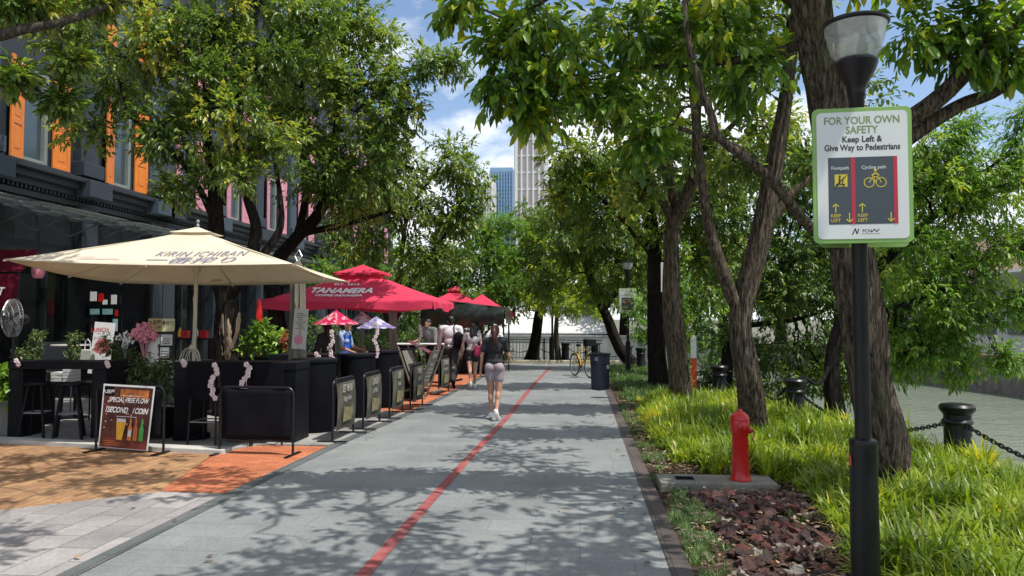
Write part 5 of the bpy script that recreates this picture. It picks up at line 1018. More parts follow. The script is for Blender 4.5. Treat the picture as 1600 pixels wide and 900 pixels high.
t = thing('shelf', 'narrow dark shelf behind the parasol pole holding sauce bottles', 'shelf', (at(300, 530, 13.45).x, 13.45, .03)); zz = at(300, 528, 13.45).z - .03; m = MB(); m.box((0, 0, zz - .015), (.8, .2, .025)); m.build('board', BLKW, t); m = MB(); m.box((-.37, 0, zz / 2), (.04, .16, zz - .03)); m.box((.37, 0, zz / 2), (.04, .16, zz - .03)); m.build('uprights', BLKW, t)
for i, (lb, px) in enumerate((('left stack of white paper boxes under the left counter', 96), ('right stack of striped paper boxes under the left counter', 114))):
    small('paper_boxes', lb, 'boxes', (gx(px, 11.4), 11.4, .72), lambda m: [m.box((0, 0, .03 + .05 * k), (.17, .2, .044), (0, 0, .08 * (k % 2))) for k in range(3 + i)], PAPER)
t = thing('side_table', 'low dark table behind the left counter holding paper boxes', 'table', (gx(120, 11.5), 11.5, .03)); m = MB(); m.box((0, 0, .67), (1.1, .45, .03)); m.build('top', BLKW, t); m = MB()
for sx in (-1, 1): m.box((sx * .5, 0, .32), (.04, .4, .65))
m.build('legs', BLKW, t)
# dark steps / white stacked crates behind, right of the shrub
t = thing('crate_stack', 'stack of grey and white crates between the two counters', 'crate stack', (gx(272, 11.2), 11.2, .03)); 
for k in range(5): m = MB(); m.box((.02 * (k % 2), 0, .1 + .19 * k), (.36, .3, .17)); m.build('crate', [GREYM, PAPER, GREYM][k % 3], t, bevel=.01)
# tarpaulin covered stall
TARP = mat('tarp_black', (0.018, 0.024, 0.022), .25, .4, 4, .6, 8)
t = thing('covered_stall', 'stall draped in shiny black tarpaulin under the farther crimson parasol', 'stall', (-3.2, 23.6, .03)); vs = []; nx, ny = 16, 8; x0, x1 = -1.6, .95
for k in range(ny + 1):
    for i in range(nx + 1):
        u, v = i / nx, k / ny; vs.append((x0 + (x1 - x0) * u, -.9 - .12 * math.sin(v * 3) + .05 * math.sin(u * 17 + v * 5), 2.32 - .85 * v - .3 * u * (1 - v) + .06 * math.sin(u * 9) * v))
m = MB(); m.add(vs, [(k * (nx + 1) + i, k * (nx + 1) + i + 1, (k + 1) * (nx + 1) + i + 1, (k + 1) * (nx + 1) + i) for k in range(ny) for i in range(nx)])
m.add([(x0, -.9, 2.32), (x1, -.9, 2.02), (x1, .9, 2.05), (x0, .9, 2.35)], [(0, 1, 2, 3)]); m.add([(x1, -.9, 2.02), (x1, .9, 2.05), (x1 + .05, .9, 1.5), (x1 + .05, -.9, 1.55)], [(0, 1, 2, 3)]); m.build('tarpaulin', TARP, t, smooth=True, ang=50)
for sx in (x0 + .05, x1 - .03):
    for sy in (-.85, .85): m = MB(); m.box((sx, sy, 1.0), (.05, .05, 2.0)); m.build('post', BLK, t)
m = MB(); m.box((-.3, .2, .5), (2.2, .9, .95)); m.build('counter', BLKW, t, bevel=.01)
# ---------------------------------------------------------------- planters and plants
def planter(label, x, y, w_, d, h, m_, name='planter', z=.03):
    t = thing(name, label, 'planter', (x, y, z)); m = MB(); m.box((0, 0, h / 2), (w_, d, h), taper=1.04); m.build('box', m_, t, bevel=.012); m = MB(); m.box((0, 0, h + .001), (w_ * .95, d * .95, .01)); m.build('soil', SOIL, t); return t
def plant(name, label, x, y, z, blobs, lm, leaf, stems=9, cat='plant', group=None, **kw):
    t = thing(name, label, cat, (x, y, z), 0, group); m = MB()
    for k in range(stems):
        c, r = random.choice(blobs); e = Vector(c) + Vector((random.uniform(-r, r), random.uniform(-r, r), random.uniform(0, r))) * .6; m.tube(bend((random.uniform(-.05, .05), random.uniform(-.05, .05), 0), e, 5, .2), [.009, .008, .007, .006, .005, .003], 5)
    m.build('stems', mat('green_stem', (.06, .08, .03), .7), t, smooth=True); crown_mesh('leaves', blobs, lm, t, leaf=leaf, **kw); return t
CONC = mat('grey_planter', (0.14, 0.145, 0.13), .8, .25, 3, .3); BROADL = leafmat('broad_leaf', (0.06, 0.15, 0.02), (0.14, 0.27, 0.035), (0.28, 0.42, 0.07), .3, .35); SHRUBL = leafmat('shrub_leaf', (0.03, 0.07, 0.02), (0.08, 0.13, 0.04), (0.2, 0.26, 0.1), .3); 
planter('grey stone planter with broad bright leaves at the left edge', gx(-5, 10.5), 10.5, .9, .5, .52, CONC); plant('broadleaf_plant', 'bright broad leaves spilling from the grey planter at left edge', gx(-3, 10.5), 10.5, .5, [((-.2, 0, .2), .25), ((.15, -.05, .22), .25), ((.3, 0, .08), .16)], BROADL, (.16, .10), 8, k=4, spray=.14, dens=1.8, sub=.8)
planter('square black planter between left counter and the shrub', gx(190, 10.9), 10.9, .46, .46, 1.02, BLKM); plant('flowering_shrub', 'dark shrub with white flowers behind the poster barrier', gx(190, 10.9), 10.9, 1.04, [((-.05, 0, .14), .2), ((.15, 0, .1), .18), ((-.15, 0, .3), .13)], SHRUBL, (.05, .018), 10, k=7, spray=.12, dens=1.8)
planter('low black planter behind the promotion poster', gx(240, 10.3), 10.3, .5, .3, .42, BLKM); plant('leafy_shrub', 'loose olive green shrub rising behind the promotion poster', gx(240, 10.3), 10.3, .42, [((-.15, 0, .25), .25), ((.12, 0, .3), .26), ((0, 0, .52), .22), ((.2, .02, .58), .14)], SHRUBL, (.07, .022), 14, k=7, spray=.15, dens=1.5)
def blossoms(name, label, c, r, n, m_, sz=.028, cat='flowers'):
    m = MB(); rs = random.Random(5)
    for k in range(n):
        d = Vector((rs.gauss(0, 1), rs.gauss(0, 1), rs.gauss(0, 1))).normalized() * r * rs.uniform(.35, 1); q = Vector((d.x, d.y, d.z * .85))
        for a in range(4): m.ball(q + Vector((sz * .7 * math.cos(a * 1.57 + k), -.3 * sz, sz * .7 * math.sin(a * 1.57 + k))), (sz * .62, sz * .3, sz * .62), 6, 4)
    for k in range(9): m.tube([(0, 0, -r * 2.0), (rs.uniform(-r, r) * .4, 0, -r * .6), (rs.uniform(-r, r) * .8, 0, rs.uniform(-.2, .7) * r)], .005, 4)
    o = m.build(name, m_, None, smooth=True); o.location = c; return tag(o, label, cat)
blossoms('blossom_bunch', 'big bunch of pink artificial blossoms above the olive shrub', at(226, 522, 11.0), .2, 120, PINKF); blossoms('flower_spray', 'thin spray of small white flowers left of the pink blossoms', at(196, 530, 10.9), .15, 26, WHITE, .016)
small('white_vase', 'white tapered vase below the pink blossoms', 'vase', at(238, 560, 11.2), lambda m: m.lathe([(.09, -.12), (.10, 0), (.08, .18), (.05, .36), (.055, .4)], n=18), WHITE)
planter('long black planter of bright leafy plants behind the dark trunk', gx(420, 13.2), 13.2, 1.2, .4, 1.0, BLKM); plant('leafy_plants', 'bright green leafy plants right of the dark umbrella trunk', gx(415, 13.2), 13.2, 1.0, [((-.3, 0, .22), .24), ((0, 0, .3), .27), ((.3, 0, .25), .22), ((-.1, 0, .5), .16)], BROADL, (.10, .05), 10, k=6, spray=.15, dens=1.9)
plant('red_flowers', 'small reddish flowering plant beside the bright leafy plants', gx(445, 13.1), 13.1, 1.05, [((.05, 0, .3), .12), ((.15, 0, .15), .1)], leafmat('red_leaf', (.2, .03, .03), (.4, .08, .05), (.3, .25, .08)), (.05, .03), 6, k=5, spray=.08, dens=1.4)
for i, (x, y, z0, zt) in enumerate(((gx(33, 11.6), 11.6, .03, 1.25), (gx(57, 12), 12.0, .9, 1.5), (gx(115, 11.8), 11.8, .9, 1.45), (gx(20, 11), 11.0, .03, 1.0))):
    plant('hanging_vine', ['flowering vine beside the fan pole', 'vine with white flowers on the chair back', 'dark vine trailing beside the poster stand', 'low vine at the foot of the fan'][i], x, y, z0, [((0, 0, (zt - z0) * f), .09) for f in (.3, .6, .9)], SHRUBL, (.05, .02), 6, k=5, spray=.08, dens=1.2)
HEDGE = leafmat('hedge_leaf', (0.02, 0.06, 0.012), (0.06, 0.13, 0.02), (0.16, 0.26, 0.04), .3)
for i, (px, Y, zb, r, lb) in enumerate(((640, 21.5, .8, .75, 'bright strappy shrub right of the wooden post'), (600, 22.5, .9, .8, 'green shrub behind the small purple parasols'), (560, 23.5, .9, .8, 'dark green shrub behind the barista'), (670, 24.5, 1.0, .9, 'shrub behind the grey shirted man'), (510, 25, 1.2, 1.0, 'shrub against the far shopfront'), (735, 28.3, .9, .7, 'shrub behind the walking girl'), (785, 29.0, .5, .35, 'small shrub at the foot of the far stall'), (700, 28.0, 1.0, .8, 'shrub behind the walking man'), (620, 28.8, 1.5, 1.0, 'tall shrub at the back of the terrace behind the wooden post'), (668, 28.6, 1.5, .95, 'tall shrub behind the grey shirted person'), (728, 30.2, 1.5, .8, 'tall shrub behind the stall by the railing'))):
    p = at(px, 520, Y); plant('terrace_shrub', lb, p.x, Y, .03, [((random.uniform(-.3, .3), 0, zb * .7), r * .7), ((-.4 * r, 0, zb), r * .6), ((.4 * r, 0, zb * .9), r * .6)], HEDGE, (.12, .03), 10, group='green shrubs at the back of the terrace', k=7, spray=.25, dens=1.8)
# ---------------------------------------------------------------- people
def caps(m, a, b, ra, rb, n=14):
    a = Vector(a); b = Vector(b); L_ = max((b - a).length, 1e-4); d = (b - a) / L_; P = []; Rr = []
    for k in (0, 25, 50, 75): q = R(k); P.append(a - d * ra * math.cos(q)); Rr.append(max(.0008, ra * math.sin(q)))
    P.append(a); Rr.append(ra); P.append(a.lerp(b, .5)); Rr.append((ra + rb) / 2); P.append(b); Rr.append(rb)
    for k in (75, 50, 25, 0): q = R(k); P.append(b + d * rb * math.cos(q)); Rr.append(max(.0008, rb * math.sin(q)))
    m.tube(P, Rr, n)
def fuse(m, name, mt, parent, vox=.008, sm=6, fac=.6):
    me = bpy.data.meshes.new(name); me.from_pydata(m.v, [], m.f); o = bpy.data.objects.new(name, me); COL.objects.link(o)
    r = o.modifiers.new('r', 'REMESH'); r.mode = 'VOXEL'; r.voxel_size = vox; s = o.modifiers.new('s', 'SMOOTH'); s.iterations = sm; s.factor = fac
    dg = bpy.context.evaluated_depsgraph_get(); me2 = bpy.data.meshes.new_from_object(o.evaluated_get(dg)); bpy.data.objects.remove(o); bpy.data.meshes.remove(me)
    return mesh_obj(name, me2, mt, parent, smooth=True)
def human(label, x, y, z, rz, H=1.65, female=True, legs=((8, 8, 0), (-10, 25, 20)), arms=((5, 12, 10), (10, 14, 70)), skin=SKIN, hair=HAIR, hairstyle='ponytail', top=None, topm=None, sleeve=.55, hem=.93, bottom='shorts', botm=None, shoe=WHITE, lean=3, headturn=0, cap=None, sc=1.0, fat=1.0):
    t = thing('person', label, 'person', (x, y, z), rz); s = H / 1.65; V3 = Vector
    hw = .085; sh = .165 if female else .195
    body = MB(); topb = MB(); bot = MB(); shoes = MB(); legp = []
    spine = lambda zz, yy=0: V3((0, yy + math.tan(R(lean)) * (zz - .9), zz))
    pel = V3((0, 0, .90)); low = 9
    for i, (a, kf, fp) in enumerate(legs):
        sx = -1 if i == 0 else 1; hip = V3((sx * hw, 0, .86)); an = R(a); kn = hip + V3((-sx * .012, math.sin(an) * .41, -math.cos(an) * .41)); a2 = an - R(kf); ank = kn + V3((-sx * .005, math.sin(a2) * .39, -math.cos(a2) * .39))
        fd = V3((sx * .12, math.cos(R(fp)), -math.sin(R(fp)))).normalized(); toe = ank + fd * .15 + V3((0, 0, -.045)); heel = ank - fd * .045 + V3((0, 0, -.045)); legp.append((hip, kn, ank, toe, heel, fd)); low = min(low, toe.z - .03, heel.z - .035)
    up = V3((0, 0, -low))
    for i, (hip, kn, ank, toe, heel, fd) in enumerate(legp):
        sx = -1 if i == 0 else 1; hip, kn, ank, toe, heel = [p + up for p in (hip, kn, ank, toe, heel)]; f = fat * (1.06 if female else 1)
        caps(body, hip, kn, .082 * f, .052 * f); caps(body, kn, ank, .05, .032); cf = kn.lerp(ank, .28) + V3((0, -.016, 0)); body.ball(cf, (.047 * f, .05 * f, .10), 14, 10); body.ball(hip.lerp(kn, .35) + V3((0, .012, 0)), (.078 * f, .08 * f, .15), 14, 10)
        caps(body, heel + V3((0, 0, .01)), toe, .032, .024); caps(body, ank, heel, .033, .032)
        caps(shoes, heel, toe + fd * .015, .041, .036); caps(shoes, heel + V3((0, 0, .03)), heel.lerp(toe, .4) + V3((0, 0, .03)), .042, .038)
        if bottom == 'shorts': e = hip.lerp(kn, .42); caps(bot, hip, e, .093 * f, .083 * f)
        elif bottom == 'short shorts': e = hip.lerp(kn, .3); caps(bot, hip, e, .098 * f, .094 * f)
        elif bottom == 'trousers': caps(bot, hip, kn, .108 * f, .085); caps(bot, kn, ank + V3((0, 0, .03)), .082, .07)
        bot.ball(hip + V3((0, -.05, .03)), (.088 * f, .085 * f, .095), 14, 10); body.ball(hip + V3((0, -.045, .03)), (.078 * f, .075 * f, .088), 14, 10)
    U = lambda p: V3(p) + up; wst = .115 if female else .14
    body.ball(U(spine(.93)), (.145 * fat, .095, .11), 16, 10); body.ball(U(spine(1.06)), (wst, .085, .12), 16, 10); body.ball(U(spine(1.24)), (sh * .86, .10, .17), 18, 12); caps(body, U(spine(1.36)) - V3((sh * .75, 0, 0)), U(spine(1.36)) + V3((sh * .75, 0, 0)), .055, .055)
    if female: [body.ball(U(spine(1.22, .075)) + V3((k * .065, 0, 0)), .055, 12, 8) for k in (-1, 1)]
    neck = U(spine(1.40)); head = U(spine(1.535, .02)); caps(body, neck, head - V3((0, .01, .05)), .05, .046)
    hr = Matrix.Rotation(R(headturn), 3, 'Z'); hp = lambda v: head + hr @ V3(v)
    body.ball(head + V3((0, 0, .015)), (.074, .092, .095), 18, 12); caps(body, hp((0, .03, -.03)), hp((0, .055, -.075)), .055, .032); body.ball(hp((0, .098, -.012)), (.013, .02, .022), 10, 8); body.ball(hp((0, .088, -.05)), (.025, .012, .008), 10, 6)
    for k in (-1, 1): body.ball(hp((k * .076, -.005, -.005)), (.012, .022, .032), 10, 8)
    bot.ball(U(spine(.95)), (.155 * fat, .108, .105), 16, 10)
    r_ = .028
    topb.ball(U(spine(1.06)), (wst + r_, .1, .14), 16, 10); topb.ball(U(spine(1.24)), (sh * .86 + r_, .12, .175), 18, 12); caps(topb, U(spine(1.365)) - V3((sh * .78, 0, 0)), U(spine(1.365)) + V3((sh * .78, 0, 0)), 0.078, .078); topb.ball(U(spine(hem + .06)), (.165 * fat, .122, .08), 16, 10)
    if female: [topb.ball(U(spine(1.22, .08)) + V3((k * .065, 0, 0)), .062, 12, 8) for k in (-1, 1)]
    for i, (fa, ab, eb) in enumerate(arms):
        sx = -1 if i == 0 else 1; S = U(spine(1.355)) + V3((sx * (sh + .012), 0, 0)); a = R(fa); b = R(ab); d1 = V3((sx * math.sin(b), math.sin(a) * math.cos(b), -math.cos(a) * math.cos(b))); E = S + d1 * .275; a2 = a + R(eb); d2 = V3((sx * math.sin(b) * .4 - (sx * .25 if eb > 50 else 0), math.sin(a2), -math.cos(a2))).normalized(); W_ = E + d2 * .235
        caps(body, S, E, .043 * fat, .034); caps(body, E, W_, .036, .024); body.ball(E.lerp(W_, .3), (.036, .036, .06), 12, 8)
        side = d2.cross(V3((0, 1, 0)) if abs(d2.y) < .8 else V3((0, 0, 1))).normalized(); pn = W_ + d2 * .045; sd2 = d2.cross(side).normalized(); caps(body, W_, W_ + d2 * .075, .022, .027)
        for q, ln in zip((-1.5, -.5, .5, 1.5), (.055, .068, .072, .062)):
            r0 = W_ + d2 * .08 + sd2 * q * .018; r1 = r0 + d2 * ln * .55; r2 = r1 + (d2 * .8 - side * sx * .6).normalized() * ln * .5; caps(body, r0, r1, .0095, .0088, 8); caps(body, r1, r2, .0088, .0078, 8)
        th = W_ + d2 * .03 + sd2 * .026; caps(body, th, th + (d2 * .8 + sd2 * .6) * .055, .011, .009, 8)
        if sleeve >= 1: caps(topb, S, E, .075, .064); caps(topb, E, E.lerp(W_, sleeve - 1 if sleeve < 2 else .95), .064, .052)
        else: caps(topb, S, S.lerp(E, sleeve), .057 * fat, .052 * fat)
    fuse(body, 'body', skin, t, .0085, 5)
    if topm: fuse(topb, top or 'shirt', topm, t, .011, 5)
    if botm: fuse(bot, bottom.replace(' ', '_').replace('short_shorts', 'shorts'), botm, t, .011, 5)
    fuse(shoes, 'shoes', shoe, t, .009, 3)
    h = MB(); h.ball(hp((0, -.012, .035)), (.083, .098, .09), 18, 12); h.ball(hp((0, -.045, -.01)), (.078, .066, .085), 16, 10)
    if hairstyle == 'ponytail':
        h.ball(hp((0, -.10, .045)), (.032, .032, .032), 12, 8); P = [hp((0, -.11, .045)), hp((.0, -.155, .0)), hp((.005, -.155, -.10)), hp((.01, -.135, -.20)), hp((.012, -.12, -.30))]
        for a, b, ra, rb in zip(P[:-1], P[1:], (.033, .042, .05, .044), (.042, .05, .044, .014)): caps(h, a, b, ra, rb)
    elif hairstyle == 'long':
        for k in (-.045, 0, .045): caps(h, hp((k, -.06, -.02)), hp((k * 1.3, -.10, -.18)), .05, .05); caps(h, hp((k * 1.3, -.10, -.18)), hp((k * 1.1, -.11, -.36)), .05, .022)
    h_ = MB(); h_.v, h_.f = h.v, h.f
    fuse(h_, 'hair', hair, t, .009, 3)
    e = MB()
    for k in (-1, 1): e.ball(hp((k * .03, .083, .012)), (.012, .008, .007), 10, 6)
    e.build('eyes', SINK, t, smooth=True)
    if cap: c = MB(); c.lathe([(.102, .03), (.1, .07), (.07, .115), (0, .13)], head, 20); c.box(head + hr @ V3((0, .12, .035)), (.15, .11, .012), hr); c.build('cap', cap, t, smooth=True, ang=50)
    t.scale = (s,) * 3; t['up'] = up.z; return t, up, spine
def at_feet(px, py): p = gnd(px, py, .015); return p.x, p.y
BLKT = mat('black_tee', (0.014, 0.014, 0.018), .8, .25, 6, .25, 30); LAV = mat('lavender_shorts', (0.30, 0.235, 0.27), .7, .06, 6, .15, 30); WTS = cloth('white_shirt', (0.70, 0.70, 0.74), .1); GRT = mat('grey_tee', (0.42, 0.40, 0.42), .8, .08, 6, .2, 30); DENB = mat('black_shorts', (0.018, 0.018, 0.022), .8, .3, 8, .3, 30); DGT = mat('dark_trousers', (0.02, 0.02, 0.024), .8, .25, 5, .3, 25); BLUE = cloth('blue_apron', (0.03, 0.13, 0.62), .1); LBLUE = mat('light_blue_shirt', (0.30, 0.42, 0.62), .8, .08, 6, .2, 25)
x, y = at_feet(773, 655)
human('woman seen from behind with auburn ponytail, black tee and lavender shorts', x, y, .014, R(-3), 1.55, legs=((3, 6, 0), (-4, 28, 38)), arms=((-4, 13, 8), (6, 16, 62)), hair=HAIR2, hairstyle='ponytail', top='tee', topm=BLKT, bottom='shorts', botm=LAV, sleeve=.6, fat=1.04)
x, y = at_feet(738, 607)
t, up, sp = human('young woman with long black hair, grey tee, black shorts and white shoes', x, y, .014, R(12), 1.58, legs=((-20, 14, 25), (14, 6, -4)), arms=((8, 16, 14), (-8, 12, 12)), hairstyle='long', top='tee', topm=GRT, bottom='short shorts', botm=DENB, sleeve=.45, skin=SKIN2, headturn=20)
bagm = mat('crimson_bag', (0.35, 0.015, 0.07), .6, .15, 9, .3, 40)
def bag(label, parent_t, loc, sz, m_, strap=True):
    p = parent_t.matrix_basis @ Vector(loc) if False else Vector(parent_t.location) + Euler((0, 0, parent_t.rotation_euler.z)).to_matrix() @ Vector(loc)
    b = thing('bag', label, 'bag', p, parent_t.rotation_euler.z); m = MB(); m.ball((0, 0, 0), sz, 16, 10); m.box((0, 0, -sz[2] * .1), (sz[0] * 1.7, sz[1] * 1.5, sz[2] * 1.6)); fuse(m, 'body', m_, b, .012, 6)
    if strap: m = MB(); m.tube([(-sz[0] * .6, .02, sz[2] * .6), (-sz[0] * .9, .08, sz[2] * 1.6), (-sz[0] * .4, .14, sz[2] * 2.1)], .012, 6); m.build('strap', m_, b, smooth=True)
    m = MB(); m.box((0, -sz[1] * .85, -sz[2] * .3), (sz[0] * 1.1, .02, sz[2] * .7)); m.build('pocket', m_, b, bevel=.008); return b
bag('small crimson backpack at the hip of the long haired young woman', t, (.12, -.17, .92), (.11, .075, .14), bagm)
x, y = at_feet(704, 605)
t, up, sp = human('tall man in white long sleeved shirt and dark trousers striding away', x, y, .014, R(8), 1.76, False, legs=((16, 10, -6), (-22, 12, 38)), arms=((12, 12, 10), (-12, 10, 20)), hairstyle='short', topm=WTS, bottom='trousers', botm=DGT, shoe=BLKM, sleeve=2, hem=.88, fat=1.08, headturn=15)
bag('black shoulder bag on the right side of the man in white', t, (.20, -.16, 1.18), (.14, .09, .21), BLKM)
x, y = at(778, 540, 22.0).x, 22.0
human('person in white shirt and white cap farther along the path', x - .1, y, .014, R(185), 1.47, False, legs=((5, 5, 0), (-5, 8, 5)), topm=WTS, bottom='trousers', botm=DGT, shoe=BLKM, sleeve=1.3, hairstyle='short', cap=WHITE)
p = at(661, 540, 19.6); human('grey shirted person leaning at the far counter', p.x, 20.6, .03, R(150), 1.66, False, legs=((5, 5, 0), (-5, 8, 5)), topm=mat('grey_shirt', (.16, .16, .17), .8), bottom='trousers', botm=DGT, shoe=BLKM, sleeve=1.4, hairstyle='short', lean=8)
p = at(537, 540, 15.2); t, up, sp = human('barista in light blue shirt and bright blue apron behind the counter', p.x, 15.2, .03, R(-100), 1.64, True, legs=((3, 3, 0), (-2, 3, 0)), topm=LBLUE, bottom='trousers', botm=DGT, shoe=BLKM, sleeve=.8, hairstyle='short', arms=((10, 10, 70), (10, 10, 60)), headturn=15)
m = MB(); vs = []
for k in range(9):
    for i in range(9): a = R(-75 + 150 * i / 8); z_ = 1.36 - .68 * k / 8; rr_ = .135 + .03 * (k > 4); vs.append((rr_ * 1.15 * math.sin(a), rr_ * .98 * math.cos(a) + (z_ - .9) * .05 * 1.05, z_))
m.add(vs, [(k * 9 + i, k * 9 + i + 1, (k + 1) * 9 + i + 1, (k + 1) * 9 + i) for k in range(8) for i in range(8)]); o = m.build('apron', BLUE, t, smooth=True); sm = o.modifiers.new('s', 'SOLIDIFY'); sm.thickness = .008
p = at(510, 540, 14.6); human('dark haired woman in black facing the barista', p.x, 14.7, .03, R(60), 1.60, True, legs=((3, 3, 0), (-2, 3, 0)), topm=BLKT, bottom='trousers', botm=DGT, shoe=BLKM, sleeve=1.5, hairstyle='long', arms=((10, 10, 60), (10, 10, 60)))
# ---------------------------------------------------------------- trees
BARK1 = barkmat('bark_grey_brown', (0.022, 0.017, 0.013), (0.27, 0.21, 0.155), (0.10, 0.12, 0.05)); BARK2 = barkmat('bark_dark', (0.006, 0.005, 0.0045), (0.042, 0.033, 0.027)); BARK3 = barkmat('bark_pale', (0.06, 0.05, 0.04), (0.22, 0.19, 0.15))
LF_A = leafmat('leaf_mid', (0.028, 0.068, 0.018), (0.09, 0.165, 0.032), (0.28, 0.37, 0.09), .42, .36)
LF_K = leafmat('leaf_large', (0.024, 0.07, 0.016), (0.072, 0.165, 0.024), (0.24, 0.37, 0.05), .45, .38)
LF_F = leafmat('leaf_fresh', (0.055, 0.13, 0.02), (0.13, 0.26, 0.035), (0.32, 0.44, 0.07), .45, .45)
LF_D = leafmat('leaf_deep', (0.025, 0.065, 0.012), (0.07, 0.145, 0.02), (0.19, 0.28, 0.035), .36, .45)
LF_Y = leafmat('leaf_yellow_green', (0.11, 0.20, 0.02), (0.23, 0.34, 0.03), (0.42, 0.48, 0.05), .45, .5)
def B(*l): return [(at(px, py, Y), r * Y / F) for px, py, Y, r in l]
G1, G2, G3 = 'trees shading the cafe terrace', 'trees in the planting bed', 'trees at the river bend'
def tr(label, base, limbs, blobs, bark, lm, grp, **kw):
    base = Vector(base); Lm = []
    for pts, r0, r1 in limbs: Lm.append(([base if p is None else (at(*p) if len(p) == 3 else Vector(p[:3])) for p in pts], r0, r1))
    return tree(label, base, Lm, blobs, bark, lm, grp, **kw)
# umbrella tree
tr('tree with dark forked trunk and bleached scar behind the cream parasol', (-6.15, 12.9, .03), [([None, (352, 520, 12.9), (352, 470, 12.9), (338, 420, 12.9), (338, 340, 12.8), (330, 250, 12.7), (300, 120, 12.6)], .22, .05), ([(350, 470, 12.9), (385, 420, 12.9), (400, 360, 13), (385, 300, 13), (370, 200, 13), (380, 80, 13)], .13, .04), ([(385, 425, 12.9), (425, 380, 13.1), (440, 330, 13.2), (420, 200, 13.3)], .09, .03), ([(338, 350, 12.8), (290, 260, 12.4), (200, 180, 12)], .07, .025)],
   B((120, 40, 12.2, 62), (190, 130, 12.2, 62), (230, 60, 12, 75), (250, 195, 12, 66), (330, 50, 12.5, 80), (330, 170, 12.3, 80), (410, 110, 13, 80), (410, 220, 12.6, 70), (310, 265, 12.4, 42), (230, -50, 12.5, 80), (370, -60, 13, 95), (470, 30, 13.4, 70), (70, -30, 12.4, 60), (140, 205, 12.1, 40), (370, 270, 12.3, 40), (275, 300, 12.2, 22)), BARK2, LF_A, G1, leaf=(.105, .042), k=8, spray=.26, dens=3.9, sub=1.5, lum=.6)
m = MB(); P = smooth_path([(.04, -.165, .95), (.0, -.15, 1.25), (-.03, -.14, 1.5), (-.06, -.13, 1.85)], 6); m.tube(P, [.015, .035, .05, .065, .055, .06, .065, .07, .062, .058, .07, .075, .065, .07, .055, .05, .045, .03, .01][:len(P)], 16, wob=.5, flute=.9); P = smooth_path([(.05, -.15, 1.1), (.12, -.14, 1.3), (.17, -.12, 1.5), (.2, -.1, 1.8)], 6); m.tube(P, [.01, .02, .03, .035, .03, .028, .03, .033, .036, .03, .03, .028, .03, .03, .028, .03, .02, .015, .01][:len(P)], 12, wob=.5, flute=.8); sc_ = m.build('bark_scar', mat('bare_wood', (.20, .15, .10), .85, .75, 7, .9, 20, stretch=(1, 1, .3)), [o for o in COL.objects if o.get('label', '').startswith('tree with dark forked')][0], smooth=True)
tr('leaning tree with low spreading limb over the crimson parasol', (-6.2, 15.9, .03), [([None, (430, 480, 15.9), (428, 420, 15.9), (460, 375, 15.7), (500, 330, 15.4), (520, 250, 15.2), (530, 140, 15)], .2, .05), ([(470, 365, 15.7), (540, 350, 15.3), (610, 330, 15.2)], .09, .03), ([(465, 368, 15.7), (478, 300, 15.6), (470, 180, 15.5), (480, 60, 15.4)], .10, .035)],
   B((500, 90, 15, 70), (560, 150, 15, 72), (545, 250, 15, 70), (600, 210, 15, 50), (480, 190, 15.2, 68), (500, 290, 15, 48), (560, 40, 15.5, 62), (620, 130, 15, 42), (670, 100, 15, 30), (710, 100, 15, 20), (480, -40, 15.5, 90), (600, 290, 14.8, 40), (590, 60, 15.3, 40), (550, 330, 15.2, 32), (640, 170, 15, 34), (445, 130, 15.4, 60)), BARK2, LF_A, G1, leaf=(.115, .046), k=8, spray=.30, dens=3.9, sub=1.5, lum=.58)
tr('slender many stemmed tree behind the crimson parasol', (-5.7, 22.5, .03), [([None, (615, 500, 22.5), (625, 420, 22.4), (640, 330, 22.3), (690, 260, 22)], .12, .03), ([(612, 520, 22.5), (590, 450, 22.4), (580, 360, 22.2)], .08, .02), ([(618, 500, 22.5), (650, 430, 22.3), (700, 360, 22), (730, 300, 22)], .08, .02)],
   B((640, 260, 22, 42), (700, 245, 22, 42), (738, 275, 22, 34), (600, 320, 22, 45), (660, 330, 22, 50), (720, 340, 22, 42), (580, 390, 22, 40), (640, 400, 22, 40), (690, 400, 22, 36), (745, 310, 22, 24), (610, 260, 22, 36), (530, 370, 22, 40), (550, 300, 22, 36)), BARK2, LF_A, G1, leaf=(.15, .06), k=8, spray=.36, dens=4.0, sub=1.4, lum=.6)
tr('bushy terrace tree beyond the crimson parasols', (-4.6, 29.2, .0), [([None, (700, 500, 29), (715, 440, 28.8), (740, 370, 28.5)], .16, .04), ([(705, 480, 29), (670, 430, 28.8), (640, 400, 28.6)], .08, .03)],
   B((760, 360, 28.5, 36), (720, 410, 28.5, 40), (770, 410, 28.5, 36), (680, 440, 28.5, 40), (730, 460, 28, 32), (620, 450, 28.5, 40), (800, 350, 29, 28), (660, 480, 28.5, 28), (570, 430, 29, 42), (520, 430, 29, 38), (785, 450, 28.5, 28)), BARK2, LF_F, G1, leaf=(.16, .05), k=9, spray=.42, dens=3.6, sub=1.4, lum=.38)
